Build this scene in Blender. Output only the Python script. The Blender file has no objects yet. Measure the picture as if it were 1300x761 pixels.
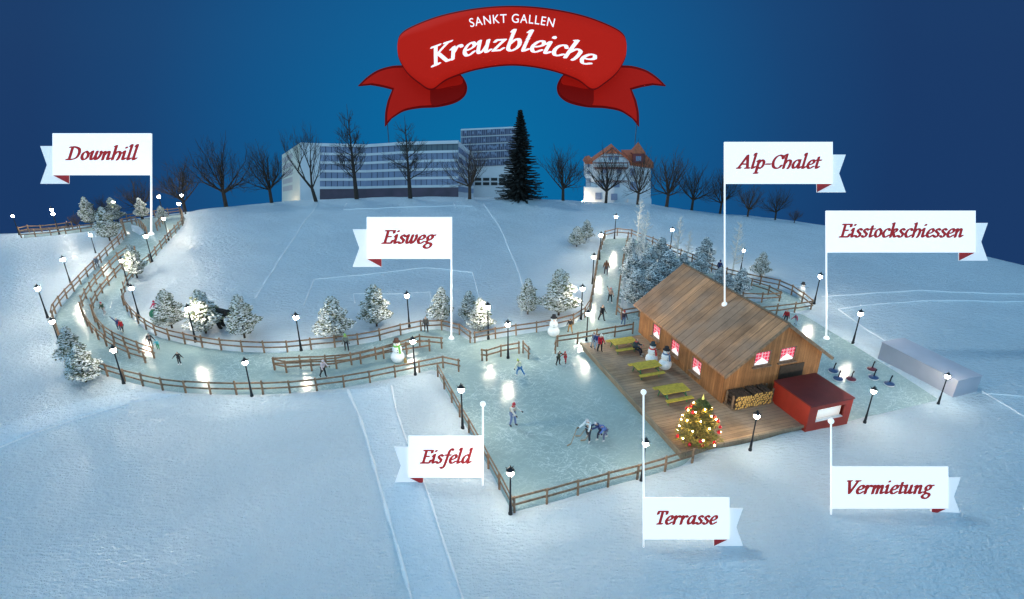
import bpy, math, random
import numpy as np
from mathutils import Vector, Matrix, Euler
random.seed(7)
sc = bpy.context.scene
COL = sc.collection
PI = math.pi
# ------------------------------------------------------------------ camera model
FPX = 730.0
PITCH = math.atan(310.5/FPX)
CP, SP = math.cos(PITCH), math.sin(PITCH)
H = 21.0
CAM = Vector((0, 0, H)); FW = Vector((0, CP, -SP)); UP = Vector((0, SP, CP)); RT = Vector((1, 0, 0))
def ray(u, v):
    return FW + RT*((u-650)/FPX) + UP*((380.5-v)/FPX)
def atd(u, v, d):
    return CAM + ray(u, v)*d
def proj(P):
    q = Vector(P)-CAM; d = q.dot(FW)
    return 650+FPX*q.dot(RT)/d, 380.5-FPX*q.dot(UP)/d
def flat(u, v, z=0.0):
    r = ray(u, v); t = (z-H)/r.z
    return CAM + r*t
# ------------------------------------------------------------------ terrain
KC = 0.02
crest_px = [(-300,380),(-150,334),(0,300),(60,295),(130,286),(240,272),(300,263),(360,257),(450,253),(560,251),(660,252),(740,256),(830,261),
            (900,270),(950,275),(1000,281),(1060,289),(1130,301),(1200,314),(1300,337),(1450,375),(1600,420)]
_az, _r0 = [], []
for (u, v) in crest_px:
    r = ray(u, v); hz = math.hypot(r.x, r.y); m = -r.z/hz
    _az.append(math.atan2(r.x, r.y)); _r0.append((H-m*m/(4*KC))/m)
_az = np.array(_az); _r0 = np.array(_r0)
MND = [(flat(212,305), 6.5, 0.9), (flat(195,330), 5.0, 0.6), (flat(232,290), 6.0, 0.5)]
def hbase(x, y):
    x = np.asarray(x, float); y = np.asarray(y, float)
    r = np.hypot(x, y); a = np.arctan2(x, y)
    s = np.maximum(0, r-np.interp(a, _az, _r0))
    z = -KC*s*s
    for (c, sg, am) in MND:
        z = z+am*np.exp(-((x-c.x)**2+(y-c.y)**2)/(2*sg*sg))
    return z
def hit0(u, v, fn=None):
    fn = fn or hbase
    r = ray(u, v); hz = math.hypot(r.x, r.y); a = math.atan2(r.x, r.y)
    rm = float(np.interp(a, _az, _r0))+5.5
    ts = np.linspace(8, rm/hz, 500)
    zz = H+r.z*ts-fn(r.x*ts, r.y*ts)
    idx = np.where(zz < 0)[0]
    if len(idx) == 0:
        t = rm/hz; x, y = r.x*t, r.y*t
        return Vector((x, y, float(fn(x, y))))
    lo, hi = ts[max(0, idx[0]-1)], ts[idx[0]]
    for _ in range(30):
        m = (lo+hi)/2
        if H+r.z*m-float(fn(r.x*m, r.y*m)) > 0: lo = m
        else: hi = m
    x, y = r.x*lo, r.y*lo
    return Vector((x, y, float(fn(x, y))))
ICE_PX = [
 [(30,303),(60,300.5),(90,297.5),(125,293),(150,291),(160,299),(155,307),(138,322),(119,343),(103,357),(89,376),(75,393),(69,404),(71,418),(80,440),(103,463),
  (129,475.5),(150,482),(172,488),(198,494.5),(226,498.5),(255,500.5),(286,501.5),(320,501.5),(355,500.5),(389,498),(423,494.5),(456,489),(488,482.5),(520,475.5),(550,470),(560,474),(557,479),
  (575,514),(597,552),(622,598),(650,651),(692,640.5),(730,630),(766,620),(801,611),(833,602),(868,591),(900,560),(960,470),(880,420),(812,404),(781,408),(786,365),(791,330),(797,306),
  (795,302.5),(769,303.5),(767,307),(760,327),(754,370),(747,398),(740,406),(727,412),(699,419),(672,423),(647,426.5),(620,431),(600,435),(582,423.5),(557,418),(528,420),(501,427),(475,434),(445,439),(415,442),(384,445),(354,448),(325,447.5),(296,446),(269,443),(246,439),
  (224,434),(204,429),(189,421),(177,412),(165,401),(157,388),(157,376),(164,358),(178,343),(192,334),(206,316),(215,305.5),(224,296),(232,287),(236,278),(228,268.5),(198,267.5),(162,273),(128,281),(88,281),(54,290),(30,298)],
 [(797,301),(828,311),(851,322),(878,332.5),(900,345),(928,353.5),(951,358.5),(968,362.5),(992,367.5),(1013,378),(1030,393),(1000,397.5),(1018,399),(1029,405),(1055,421),(1082,437),(1114,457),(1150,480),(1193,508),(1135,522),(1098,530),(1060,540),(985,545),(900,500),(900,440),(812,403),(781,409)],
]
ISLE_PX = [(801,309),(835,323),(880,343),(915,358),(950,371),(975,380),(965,383),(946,383),(935,392),(900,398),(855,393),(812,396),(787,400),(792,345)]
HOLE_PX = [(150,284),(166,278),(176,279),(190,290),(186,298),(178,300),(166,296),(160,291)]
def poly_pts(px): return np.array([hit0(u, v)[:2] for u, v in px])
ICE_P = [poly_pts(p) for p in ICE_PX]
ISLE_P = [poly_pts(ISLE_PX), poly_pts([(166,285),(176,288),(184,296),(178,299),(168,293)])]
def sd_poly(P, x, y):
    n = len(P); d2 = np.full(x.shape, 1e9); ins = np.zeros(x.shape, bool)
    for i in range(n):
        ax, ay = P[i]; bx, by = P[(i+1) % n]
        ex, ey = bx-ax, by-ay
        wx, wy = x-ax, y-ay
        t = np.clip((wx*ex+wy*ey)/(ex*ex+ey*ey+1e-12), 0, 1)
        d2 = np.minimum(d2, (wx-ex*t)**2+(wy-ey*t)**2)
        c = ((ay > y) != (by > y))
        with np.errstate(divide='ignore', invalid='ignore'):
            xi = ax+(y-ay)*ex/(ey if abs(ey) > 1e-12 else 1e-12)
        ins ^= c & (x < xi)
    d = np.sqrt(d2)
    return np.where(ins, -d, d)
def sdf(x, y):
    x = np.asarray(x, float); y = np.asarray(y, float)
    d = np.minimum(sd_poly(ICE_P[0], x, y), sd_poly(ICE_P[1], x, y))
    for q in ISLE_P: d = np.maximum(d, -sd_poly(q, x, y))
    return d
def sstep(t):
    t = np.clip(t, 0, 1); return t*t*(3-2*t)
def undul(x, y):
    return (0.16*np.sin(x*.21+1.3*np.sin(y*.13))*np.sin(y*.17+.8*np.sin(x*.11)) + 0.07*np.sin(x*.55+.9*np.sin(y*.41)+1)*np.sin(y*.48+np.sin(x*.3))
            + 0.03*np.sin(x*1.3+1.2*np.sin(y*.9))*np.sin(y*1.15+.7*np.sin(x*.8)))
def hfull(x, y):
    x = np.asarray(x, float); y = np.asarray(y, float)
    d = sdf(x, y)
    return hbase(x, y)+undul(x, y)*sstep((d-.3)/3.5)+0.10*np.clip(d/.35, -1, 1)*(d < .35)+0.10*(d >= .35)+.08*np.exp(-((d-.6)/.35)**2)
def gz(x, y):
    """height one stands on: snow, or the ice sheet where the snow lies under it"""
    return float(max(hfull(np.array([x]), np.array([y]))[0], hbase(x, y) if sdf(np.array([x]), np.array([y]))[0] < .3 else -99))
def hit(u, v):
    p = hit0(u, v)
    p.z = gz(p.x, p.y)
    return p
# ------------------------------------------------------------------ materials
def new_mat(name):
    m = bpy.data.materials.new(name); m.use_nodes = True
    nt = m.node_tree; b = nt.nodes['Principled BSDF']
    return m, nt, b
def L(nt, a, b): nt.links.new(a, b)
def node(nt, t, **k):
    n = nt.nodes.new(t)
    for a, b in k.items(): setattr(n, a, b)
    return n
def mixrgb(nt, fac, a, b, mode='MIX'):
    n = nt.nodes.new('ShaderNodeMix'); n.data_type = 'RGBA'; n.blend_type = mode
    for sock, val in ((n.inputs[0], fac), (n.inputs[6], a), (n.inputs[7], b)):
        if hasattr(val, 'is_output') or isinstance(val, bpy.types.NodeSocket): nt.links.new(val, sock)
        elif isinstance(val, (int, float)): sock.default_value = val
        else: sock.default_value = (*val, 1) if len(val) == 3 else val
    return n.outputs[2]
def math_(nt, op, a, b=None, c=None):
    n = nt.nodes.new('ShaderNodeMath'); n.operation = op
    for i, val in enumerate((a, b, c)):
        if val is None: continue
        if isinstance(val, bpy.types.NodeSocket): nt.links.new(val, n.inputs[i])
        else: n.inputs[i].default_value = val
    return n.outputs[0]
def coords(nt, scale=(1,1,1), kind='Object'):
    tc = node(nt, 'ShaderNodeTexCoord'); mp = node(nt, 'ShaderNodeMapping')
    mp.inputs['Scale'].default_value = scale
    L(nt, tc.outputs[kind], mp.inputs[0]); return mp.outputs[0]
def noise(nt, vec, scale, detail=3, rough=.5):
    n = node(nt, 'ShaderNodeTexNoise'); n.inputs['Scale'].default_value = scale; n.inputs['Detail'].default_value = detail; n.inputs['Roughness'].default_value = rough
    L(nt, vec, n.inputs['Vector']); return n.outputs[0]
def ramp(nt, fac, stops):
    r = node(nt, 'ShaderNodeValToRGB'); e = r.color_ramp.elements
    while len(e) < len(stops): e.new(.5)
    for i, (p, c) in enumerate(stops):
        e[i].position = p; e[i].color = (*c, 1) if len(c) == 3 else c
    L(nt, fac, r.inputs[0]); return r.outputs[0]
def bump(nt, b, h, strength, dist=.05):
    n = node(nt, 'ShaderNodeBump'); n.inputs['Strength'].default_value = strength; n.inputs['Distance'].default_value = dist
    L(nt, h, n.inputs['Height']); L(nt, n.outputs[0], b.inputs['Normal'])
def plain(name, col, rough=.6, var=.15, scale=8, metal=0, emit=0, ecol=None, spec=None):
    m, nt, b = new_mat(name)
    f = noise(nt, coords(nt), scale, 4)
    dk = tuple(max(0, c*(1-var)) for c in col); lt = tuple(min(1, c*(1+var)) for c in col)
    L(nt, ramp(nt, f, [(.3, dk), (.7, lt)]), b.inputs['Base Color'])
    b.inputs['Roughness'].default_value = rough; b.inputs['Metallic'].default_value = metal
    if spec is not None: b.inputs['Specular IOR Level'].default_value = spec
    if emit:
        b.inputs['Emission Color'].default_value = (*(ecol or col), 1); b.inputs['Emission Strength'].default_value = emit
    return m
def planks(name, axis, width, dark, light, grey=None, gap=.035, rough=.75):
    """boards: one tone per board, thin dark gaps, stretched grain"""
    m, nt, b = new_mat(name)
    tc = node(nt, 'ShaderNodeTexCoord'); sp = node(nt, 'ShaderNodeSeparateXYZ'); L(nt, tc.outputs['Object'], sp.inputs[0])
    if axis == 'xy': s = math_(nt, 'ADD', sp.outputs[0], sp.outputs[1])
    else: s = sp.outputs['XYZ'.index(axis.upper())]
    q = math_(nt, 'DIVIDE', s, width); fl = math_(nt, 'FLOOR', q); fr = math_(nt, 'FRACT', q)
    wn = node(nt, 'ShaderNodeTexWhiteNoise', noise_dimensions='1D'); L(nt, fl, wn.inputs['W'])
    st = {'x': (9,.5,.5), 'y': (.5,9,.5), 'xy': (9,9,.5)}[axis]
    mp = node(nt, 'ShaderNodeMapping'); mp.inputs['Scale'].default_value = st; L(nt, tc.outputs['Object'], mp.inputs[0])
    addv = node(nt, 'ShaderNodeVectorMath', operation='ADD'); L(nt, mp.outputs[0], addv.inputs[0])
    cb = node(nt, 'ShaderNodeCombineXYZ'); L(nt, math_(nt, 'MULTIPLY', fl, 3.7), cb.inputs[2]); L(nt, math_(nt, 'MULTIPLY', fl, 5.1), cb.inputs[0]); L(nt, cb.outputs[0], addv.inputs[1])
    g = noise(nt, addv.outputs[0], 1.6, 6, .65)
    c1 = ramp(nt, g, [(.28, dark), (.72, light)])
    c2 = mixrgb(nt, math_(nt, 'MULTIPLY', wn.outputs[0], .55), c1, tuple(.55*c for c in dark))
    if grey:
        pw = noise(nt, coords(nt), .35, 3)
        c2 = mixrgb(nt, ramp(nt, pw, [(.42, (0,0,0)), (.6, (1,1,1))]), c2, mixrgb(nt, g, tuple(.6*c for c in grey), grey))
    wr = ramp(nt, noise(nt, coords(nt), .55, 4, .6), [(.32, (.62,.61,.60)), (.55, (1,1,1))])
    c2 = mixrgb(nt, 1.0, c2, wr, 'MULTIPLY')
    edge = math_(nt, 'LESS_THAN', fr, gap)
    c3 = mixrgb(nt, edge, c2, tuple(.18*c for c in dark))
    L(nt, c3, b.inputs['Base Color']); b.inputs['Roughness'].default_value = rough
    hh = math_(nt, 'SUBTRACT', g, math_(nt, 'MULTIPLY', edge, 2.0))
    bump(nt, b, hh, .5, .02)
    return m
M = {}
def snow_mat(name, base, spec=.5, rough=.42, big=1.0):
    m, nt, b = new_mat(name)
    v = coords(nt)
    n1 = noise(nt, v, .12, 4); n2 = noise(nt, v, 2.2, 5, .65)
    vr = coords(nt, (2.2, 6.5, 2.2)); n3 = noise(nt, vr, 1.1, 4, .6)
    n4 = noise(nt, v, 9, 3, .7)
    c = ramp(nt, n1, [(.3, tuple(x*.90 for x in base)), (.7, base)])
    c = mixrgb(nt, ramp(nt, n2, [(.45, (0,0,0)), (.75, (.35,.35,.35))]), c, tuple(min(1, x*1.08) for x in base))
    L(nt, c, b.inputs['Base Color']); b.inputs['Roughness'].default_value = rough; b.inputs['Specular IOR Level'].default_value = spec
    hh = math_(nt, 'ADD', math_(nt, 'ADD', math_(nt, 'MULTIPLY', n2, .55), math_(nt, 'MULTIPLY', n3, .7)), math_(nt, 'MULTIPLY', n4, .22))
    b.inputs['Coat Weight'].default_value = .8 if big == 1 else .6; b.inputs['Coat IOR'].default_value = 2.1; b.inputs['Coat Roughness'].default_value = .22
    bump(nt, b, hh, 1.0*big, .46)
    L(nt, b.inputs['Normal'].links[0].from_socket, b.inputs['Coat Normal'])
    return m
M['snow'] = snow_mat('snow', (.73,.85,.93), spec=.55, rough=.38)
M['snow_smooth'] = snow_mat('packed_snow', (.71,.83,.92), big=.8)
M['snow_edge'] = snow_mat('snow_edge', (.88,.91,.94), big=.5)
def ice_mat():
    m, nt, b = new_mat('ice')
    v = coords(nt)
    n1 = noise(nt, v, .16, 4); n2 = noise(nt, v, 1.1, 5, .6)
    c = ramp(nt, n1, [(.3, (.255,.35,.35)), (.7, (.345,.445,.43))])
    # skate scratches: thin straight-ish lines in three directions
    sc_ = None
    for k, (ang, sx) in enumerate(((.4,1.0),(1.5,1.15),(2.5,.9),(.95,1.3),(2.0,.8))):
        tc = node(nt, 'ShaderNodeTexCoord'); mq = node(nt, 'ShaderNodeMapping'); mq.inputs['Rotation'].default_value = (0,0,ang); mp = node(nt, 'ShaderNodeMapping'); mp.inputs['Scale'].default_value = (sx*1.5, .24, 1); mp.inputs['Location'].default_value = (k*7.3, k*3.1, 0)
        L(nt, tc.outputs['Object'], mq.inputs[0]); L(nt, mq.outputs[0], mp.inputs[0])
        nz = node(nt, 'ShaderNodeTexNoise'); nz.inputs['Scale'].default_value = 1.0; nz.inputs['Detail'].default_value = 3; nz.inputs['Roughness'].default_value = .6; L(nt, mp.outputs[0], nz.inputs['Vector'])
        ln = math_(nt, 'LESS_THAN', math_(nt, 'ABSOLUTE', math_(nt, 'SUBTRACT', nz.outputs[0], .5)), .0052)
        sc_ = ln if sc_ is None else math_(nt, 'MAXIMUM', sc_, ln)
    wear = ramp(nt, noise(nt, v, .22, 3), [(.38, (.12,.12,.12)), (.60, (.5,.5,.5))])
    c = mixrgb(nt, math_(nt, 'MULTIPLY', sc_, wear), c, (.62,.74,.76))
    L(nt, c, b.inputs['Base Color'])
    L(nt, math_(nt, 'ADD', .10, math_(nt, 'MULTIPLY', n2, .16)), b.inputs['Roughness'])
    b.inputs['Specular IOR Level'].default_value = .6
    bump(nt, b, math_(nt, 'ADD', n2, math_(nt, 'MULTIPLY', sc_, .15)), .10, .05)
    return m
M['ice'] = ice_mat()
M['fence'] = plain('fence_wood', (.23,.14,.085), .75, .4, 5)
M['iron'] = plain('black_iron', (.012,.014,.018), .4, .3, 12, metal=.3)
M['bulb'] = plain('lamp_glass', (1,.95,.85), .3, 0, 4, emit=370, ecol=(1,.88,.68))
M['floodbulb'] = plain('floodlight_glass', (1,.95,.85), .3, 0, 4, emit=1600, ecol=(1,.80,.52))
M['bark'] = plain('dark_bark', (.028,.021,.017), .9, .45, 14)
M['warm_bark'] = plain('brown_bark', (.055,.034,.024), .9, .45, 14)
M['frost'] = plain('frosted_twig', (.62,.61,.58), .8, .25, 10)
M['needle'] = plain('spruce_needles', (.115,.135,.07), .8, .5, 9)
M['needle_blue'] = plain('frosty_needles', (.10,.15,.155), .8, .5, 9)
M['fir'] = plain('dark_fir_needles', (.010,.013,.012), .9, .5, 6)
M['xmas'] = plain('christmas_needles', (.22,.20,.05), .8, .5, 9)
M['treesnow'] = plain('tree_snow', (.80,.83,.84), .6, .08, 9)
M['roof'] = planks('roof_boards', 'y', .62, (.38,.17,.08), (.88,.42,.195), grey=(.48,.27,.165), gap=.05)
M['wall'] = planks('wall_boards', 'xy', .21, (.31,.125,.04), (.60,.26,.088), gap=.05)
M['deck'] = planks('deck_boards', 'y', .30, (.28,.165,.09), (.62,.39,.22), grey=(.38,.265,.18), gap=.05)
M['fascia'] = planks('fascia_boards', 'x', 2.4, (.20,.15,.10), (.36,.28,.19), gap=.01)
M['beam'] = plain('beam_wood', (.22,.14,.085), .75, .35, 5)
M['lumber'] = plain('stacked_log_bark', (.075,.048,.032), .9, .45, 9)
M['logend'] = plain('log_end', (.62,.36,.10), .7, .3, 14)
M['redbox'] = plain('red_paint', (.33,.026,.013), .5, .1, 2)
M['redtop'] = plain('dark_red_roof', (.13,.012,.012), .55, .12, 2)
M['lit'] = plain('lit_opening', (.85,.85,.78), .6, 0, 3, emit=.55, ecol=(1,.97,.88))
M['pane'] = plain('lit_pane', (.9,.85,.85), .4, 0, 3, emit=.75, ecol=(1,.93,.92))
M['grey'] = plain('grey_container', (.42,.42,.48), .5, .07, .7)
M['ytable'] = plain('yellow_table_boards', (.50,.36,.045), .55, .22, 6)
M['gmetal'] = plain('green_table_frame', (.03,.16,.06), .5, .2, 6)
M['white'] = plain('white_board', (.80,.80,.80), .6, .01, 2, emit=.62, ecol=(1,1,1))  # no lamp inside; even glow added in place of light on the front
M['whitepole'] = plain('white_pole', (.8,.8,.8), .5, .02, 4, emit=.55, ecol=(1,1,1))  # pole and ball get added emission to stay white
M['tail'] = plain('white_tail', (.76,.76,.77), .6, .02, 2, emit=.30, ecol=(1,1,1))  # weaker glow than the board, so the tail looks shaded
M['letter'] = plain('red_lettering', (.33,.006,.006), .6, .05, 3, emit=.15, ecol=(1,.01,.01))  # lettering and fold carry a little added red glow too
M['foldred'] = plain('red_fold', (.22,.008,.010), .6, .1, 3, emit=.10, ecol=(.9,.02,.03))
M['rib'] = plain('banner_red', (.50,.014,.006), .8, .06, .05, emit=.25, ecol=(.95,.016,.007), spec=.1)  # banner cloth glows by added emission, standing in for light from the front
M['ribtail'] = plain('banner_tail_red', (.45,.012,.006), .8, .06, .05, emit=.18, ecol=(.9,.016,.008), spec=.1)  # tails, inner fold, edge and lettering share the added glow at other strengths
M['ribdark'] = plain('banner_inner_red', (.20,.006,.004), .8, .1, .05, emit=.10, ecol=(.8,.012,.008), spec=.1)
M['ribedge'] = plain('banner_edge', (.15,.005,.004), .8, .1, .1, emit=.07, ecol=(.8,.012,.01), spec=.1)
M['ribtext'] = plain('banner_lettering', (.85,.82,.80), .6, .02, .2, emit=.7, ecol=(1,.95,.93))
M['bwhite'] = plain('pale_render', (.58,.59,.62), .7, .06, .4)
M['bcream'] = plain('cream_render', (.66,.62,.53), .7, .06, .4)
M['bglass'] = plain('office_glass', (.17,.21,.32), .35, .2, .35)
M['bglass_dark'] = plain('dark_office_glass', (.028,.035,.085), .25, .5, .5)
M['bplinth'] = plain('plum_plinth', (.075,.05,.075), .6, .2, .6)
M['bpanel'] = plain('panel_grey', (.075,.11,.135), .4, .2, .5)
M['tile'] = plain('red_roof_tiles', (.42,.105,.045), .7, .25, 2.5)
M['tower'] = plain('dark_red_tower', (.17,.03,.03), .7, .2, 2)
M['timber'] = plain('half_timber', (.15,.045,.035), .7, .2, 2)
M['mast'] = plain('steel_mast', (.06,.09,.13), .4, .2, 1, metal=.4)
M['skin'] = plain('skin', (.55,.36,.27), .5, .06, 6)
M['hair'] = plain('dark_hair', (.05,.025,.015), .6, .2, 10)
M['eye'] = plain('eye', (.02,.015,.012), .3, 0, 3)
M['carrot'] = plain('carrot', (.75,.22,.04), .6, .1, 8)
M['coal'] = plain('coal', (.015,.015,.017), .7, .1, 8)
M['straw'] = plain('straw', (.42,.28,.10), .8, .2, 8)
M['bear'] = plain('black_fur', (.012,.010,.009), .85, .5, 12)
M['gold'] = plain('fairy_bulb', (1,.8,.3), .4, 0, 3, emit=230, ecol=(1,.56,.14))
M['bauble'] = plain('red_bauble', (.50,.012,.018), .25, .1, 6)
M['stoneblue'] = plain('blue_plate', (.03,.07,.17), .35, .1, 5)
M['stonered'] = plain('dark_red_plate', (.16,.02,.035), .35, .1, 5)
M['rim'] = plain('white_rim', (.75,.77,.78), .4, .05, 5)
M['stick'] = plain('hockey_wood', (.30,.22,.14), .5, .2, 8)
_cl = {}
def cloth(c):
    k = tuple(round(x, 3) for x in c)
    if k not in _cl: _cl[k] = plain('cloth', c, .85, .12, 10)
    return _cl[k]
# ------------------------------------------------------------------ mesh builder
class MB:
    def __init__(s): s.v = []; s.f = []; s.mi = []
    def add(s, vs, fs, mi=0):
        o = len(s.v); s.v += [tuple(x) for x in vs]
        for f in fs: s.f.append(tuple(o+i for i in f)); s.mi.append(mi)
    def box(s, c, d, mi=0, mat=None):
        x, y, z = d[0]/2, d[1]/2, d[2]/2
        vs = [Vector((i*x, j*y, k*z)) for i in (-1,1) for j in (-1,1) for k in (-1,1)]
        if mat is not None: vs = [mat @ q for q in vs]
        c = Vector(c)
        s.add([q+c for q in vs], [(0,1,3,2),(4,6,7,5),(0,4,5,1),(2,3,7,6),(0,2,6,4),(1,5,7,3)], mi)
    def bar(s, p, q, w, h, mi=0):
        p, q = Vector(p), Vector(q); d = q-p; l = d.length
        if l < 1e-6: return
        d = d/l; up = Vector((0,0,1)) if abs(d.z) < .95 else Vector((0,1,0))
        a = d.cross(up).normalized(); b = a.cross(d)
        vs = [e+a*(i*w/2)+b*(j*h/2) for e in (p, q) for i, j in ((-1,-1),(1,-1),(1,1),(-1,1))]
        s.add(vs, [(0,1,2,3),(7,6,5,4),(0,4,5,1),(1,5,6,2),(2,6,7,3),(3,7,4,0)], mi)
    def tube(s, p, q, r0, r1, n=6, mi=0, cap=True):
        p, q = Vector(p), Vector(q); d = q-p
        if d.length < 1e-6: return
        d = d.normalized(); up = Vector((0,0,1)) if abs(d.z) < .9 else Vector((1,0,0))
        a = d.cross(up).normalized(); b = a.cross(d)
        vs = [e+(a*math.cos(2*PI*i/n)+b*math.sin(2*PI*i/n))*r for e, r in ((p, r0), (q, r1)) for i in range(n)]
        fs = [(i, i+n, (i+1) % n+n, (i+1) % n) for i in range(n)]
        if cap: fs += [tuple(range(n)), tuple(range(2*n-1, n-1, -1))]
        s.add(vs, fs, mi)
    def lathe(s, prof, n=10, c=(0,0,0), mi=0):
        vs = []; fs = []; c = Vector(c)
        for r, z in prof:
            for i in range(n): vs.append(c+Vector((r*math.cos(2*PI*i/n), r*math.sin(2*PI*i/n), z)))
        for k in range(len(prof)-1):
            for i in range(n):
                j = (i+1) % n
                fs.append((k*n+i, k*n+j, (k+1)*n+j, (k+1)*n+i))
        fs.append(tuple(range(n-1, -1, -1))); fs.append(tuple((len(prof)-1)*n+i for i in range(n)))
        s.add(vs, fs, mi)
    def ball(s, c, r, n=10, m=6, mi=0, sq=(1,1,1)):
        c = Vector(c); vs = [c+Vector((0,0,-r*sq[2]))]; fs = []
        for k in range(1, m):
            t = -PI/2+PI*k/m
            for i in range(n): vs.append(c+Vector((r*sq[0]*math.cos(t)*math.cos(2*PI*i/n), r*sq[1]*math.cos(t)*math.sin(2*PI*i/n), r*sq[2]*math.sin(t))))
        vs.append(c+Vector((0,0,r*sq[2])))
        for i in range(n): fs.append((0, 1+(i+1) % n, 1+i))
        for k in range(m-2):
            for i in range(n):
                a = 1+k*n; b = a+n; j = (i+1) % n
                fs.append((a+i, a+j, b+j, b+i))
        a = 1+(m-2)*n
        for i in range(n): fs.append((a+i, a+(i+1) % n, len(vs)-1))
        s.add(vs, fs, mi)
    def prism(s, pts, off, mi=0):
        """polygon (3-D points) extruded by vector off"""
        n = len(pts); off = Vector(off); P = [Vector(p) for p in pts]
        s.add(P+[p+off for p in P], [tuple(range(n)), tuple(range(2*n-1, n-1, -1))]+[(i, i+n, (i+1) % n+n, (i+1) % n) for i in range(n)], mi)
    def build(s, name, mats, parent=None, smooth=False):
        me = bpy.data.meshes.new(name); me.from_pydata(s.v, [], s.f)
        if not isinstance(mats, (list, tuple)): mats = [mats]
        for m in mats: me.materials.append(m)
        if len(mats) > 1: me.polygons.foreach_set('material_index', s.mi)
        if smooth: me.polygons.foreach_set('use_smooth', [True]*len(s.f))
        me.update()
        o = bpy.data.objects.new(name, me); COL.objects.link(o)
        if parent: o.parent = parent
        return o
def fix_normals(o):
    import bmesh
    bm = bmesh.new(); bm.from_mesh(o.data); bmesh.ops.recalc_face_normals(bm, faces=bm.faces); bm.to_mesh(o.data); bm.free()
def thing(name, label, cat, loc=(0,0,0), rz=0, group=None, scale=None):
    o = bpy.data.objects.new(name, None); COL.objects.link(o)
    o.empty_display_size = .2
    o.location = loc; o.rotation_euler = (0,0,rz); o['label'] = label; o['category'] = cat
    if group: o['group'] = group
    if scale is not None: o.scale = scale if isinstance(scale, (tuple, list)) else (scale,)*3
    return o
def tag(o, label, cat, group=None):
    o['label'] = label; o['category'] = cat
    if group: o['group'] = group
def copy_tree(o, parent=None):
    c = o.copy(); COL.objects.link(c)
    if parent: c.parent = parent
    for ch in list(CH.get(o.name, o.children)): copy_tree(ch, c)
    return c
CH = {}
def place(proto, used, label, loc, rz=0, scale=1, group=None):
    o = proto if not used.get(proto.name) else copy_tree(proto)
    used[proto.name] = True
    o.location = loc; o.rotation_euler = (0,0,rz); o.scale = scale if isinstance(scale, tuple) else (scale,)*3
    o['label'] = label
    if group: o['group'] = group
    return o
USED = {}
def height_for(p, vtop):
    lo, hi = 0, 60
    for _ in range(40):
        m = (lo+hi)/2
        if proj((p.x, p.y, p.z+m))[1] > vtop: lo = m
        else: hi = m
    return lo
A17 = math.radians(17.3)
E1 = Vector((math.cos(A17), math.sin(A17), 0)); E2 = Vector((-math.sin(A17), math.cos(A17), 0))
# ------------------------------------------------------------------ people (skinned bodies), made first
def skin_mesh(vs, es, rs, sub=1, root=0):
    me = bpy.data.meshes.new('tmp'); me.from_pydata([tuple(v) for v in vs], es, [])
    o = bpy.data.objects.new('tmp', me); COL.objects.link(o)
    md = o.modifiers.new('s', 'SKIN'); md.use_smooth_shade = True
    sv = me.skin_vertices[0].data
    for i, r in enumerate(rs):
        sv[i].radius = (r, r) if not isinstance(r, tuple) else r; sv[i].use_root = (i == root)
    if sub:
        ss = o.modifiers.new('b', 'SUBSURF'); ss.levels = sub; ss.render_levels = sub
    dg = bpy.context.evaluated_depsgraph_get()
    out = bpy.data.meshes.new_from_object(o.evaluated_get(dg))
    bpy.data.objects.remove(o); bpy.data.meshes.remove(me)
    return out
def add_mesh(name, me, mat, parent):
    me.name = name; me.materials.clear(); me.materials.append(mat)
    me.polygons.foreach_set('use_smooth', [True]*len(me.polygons))
    o = bpy.data.objects.new(name, me); COL.objects.link(o); o.parent = parent
    return o
R_ = math.radians
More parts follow.
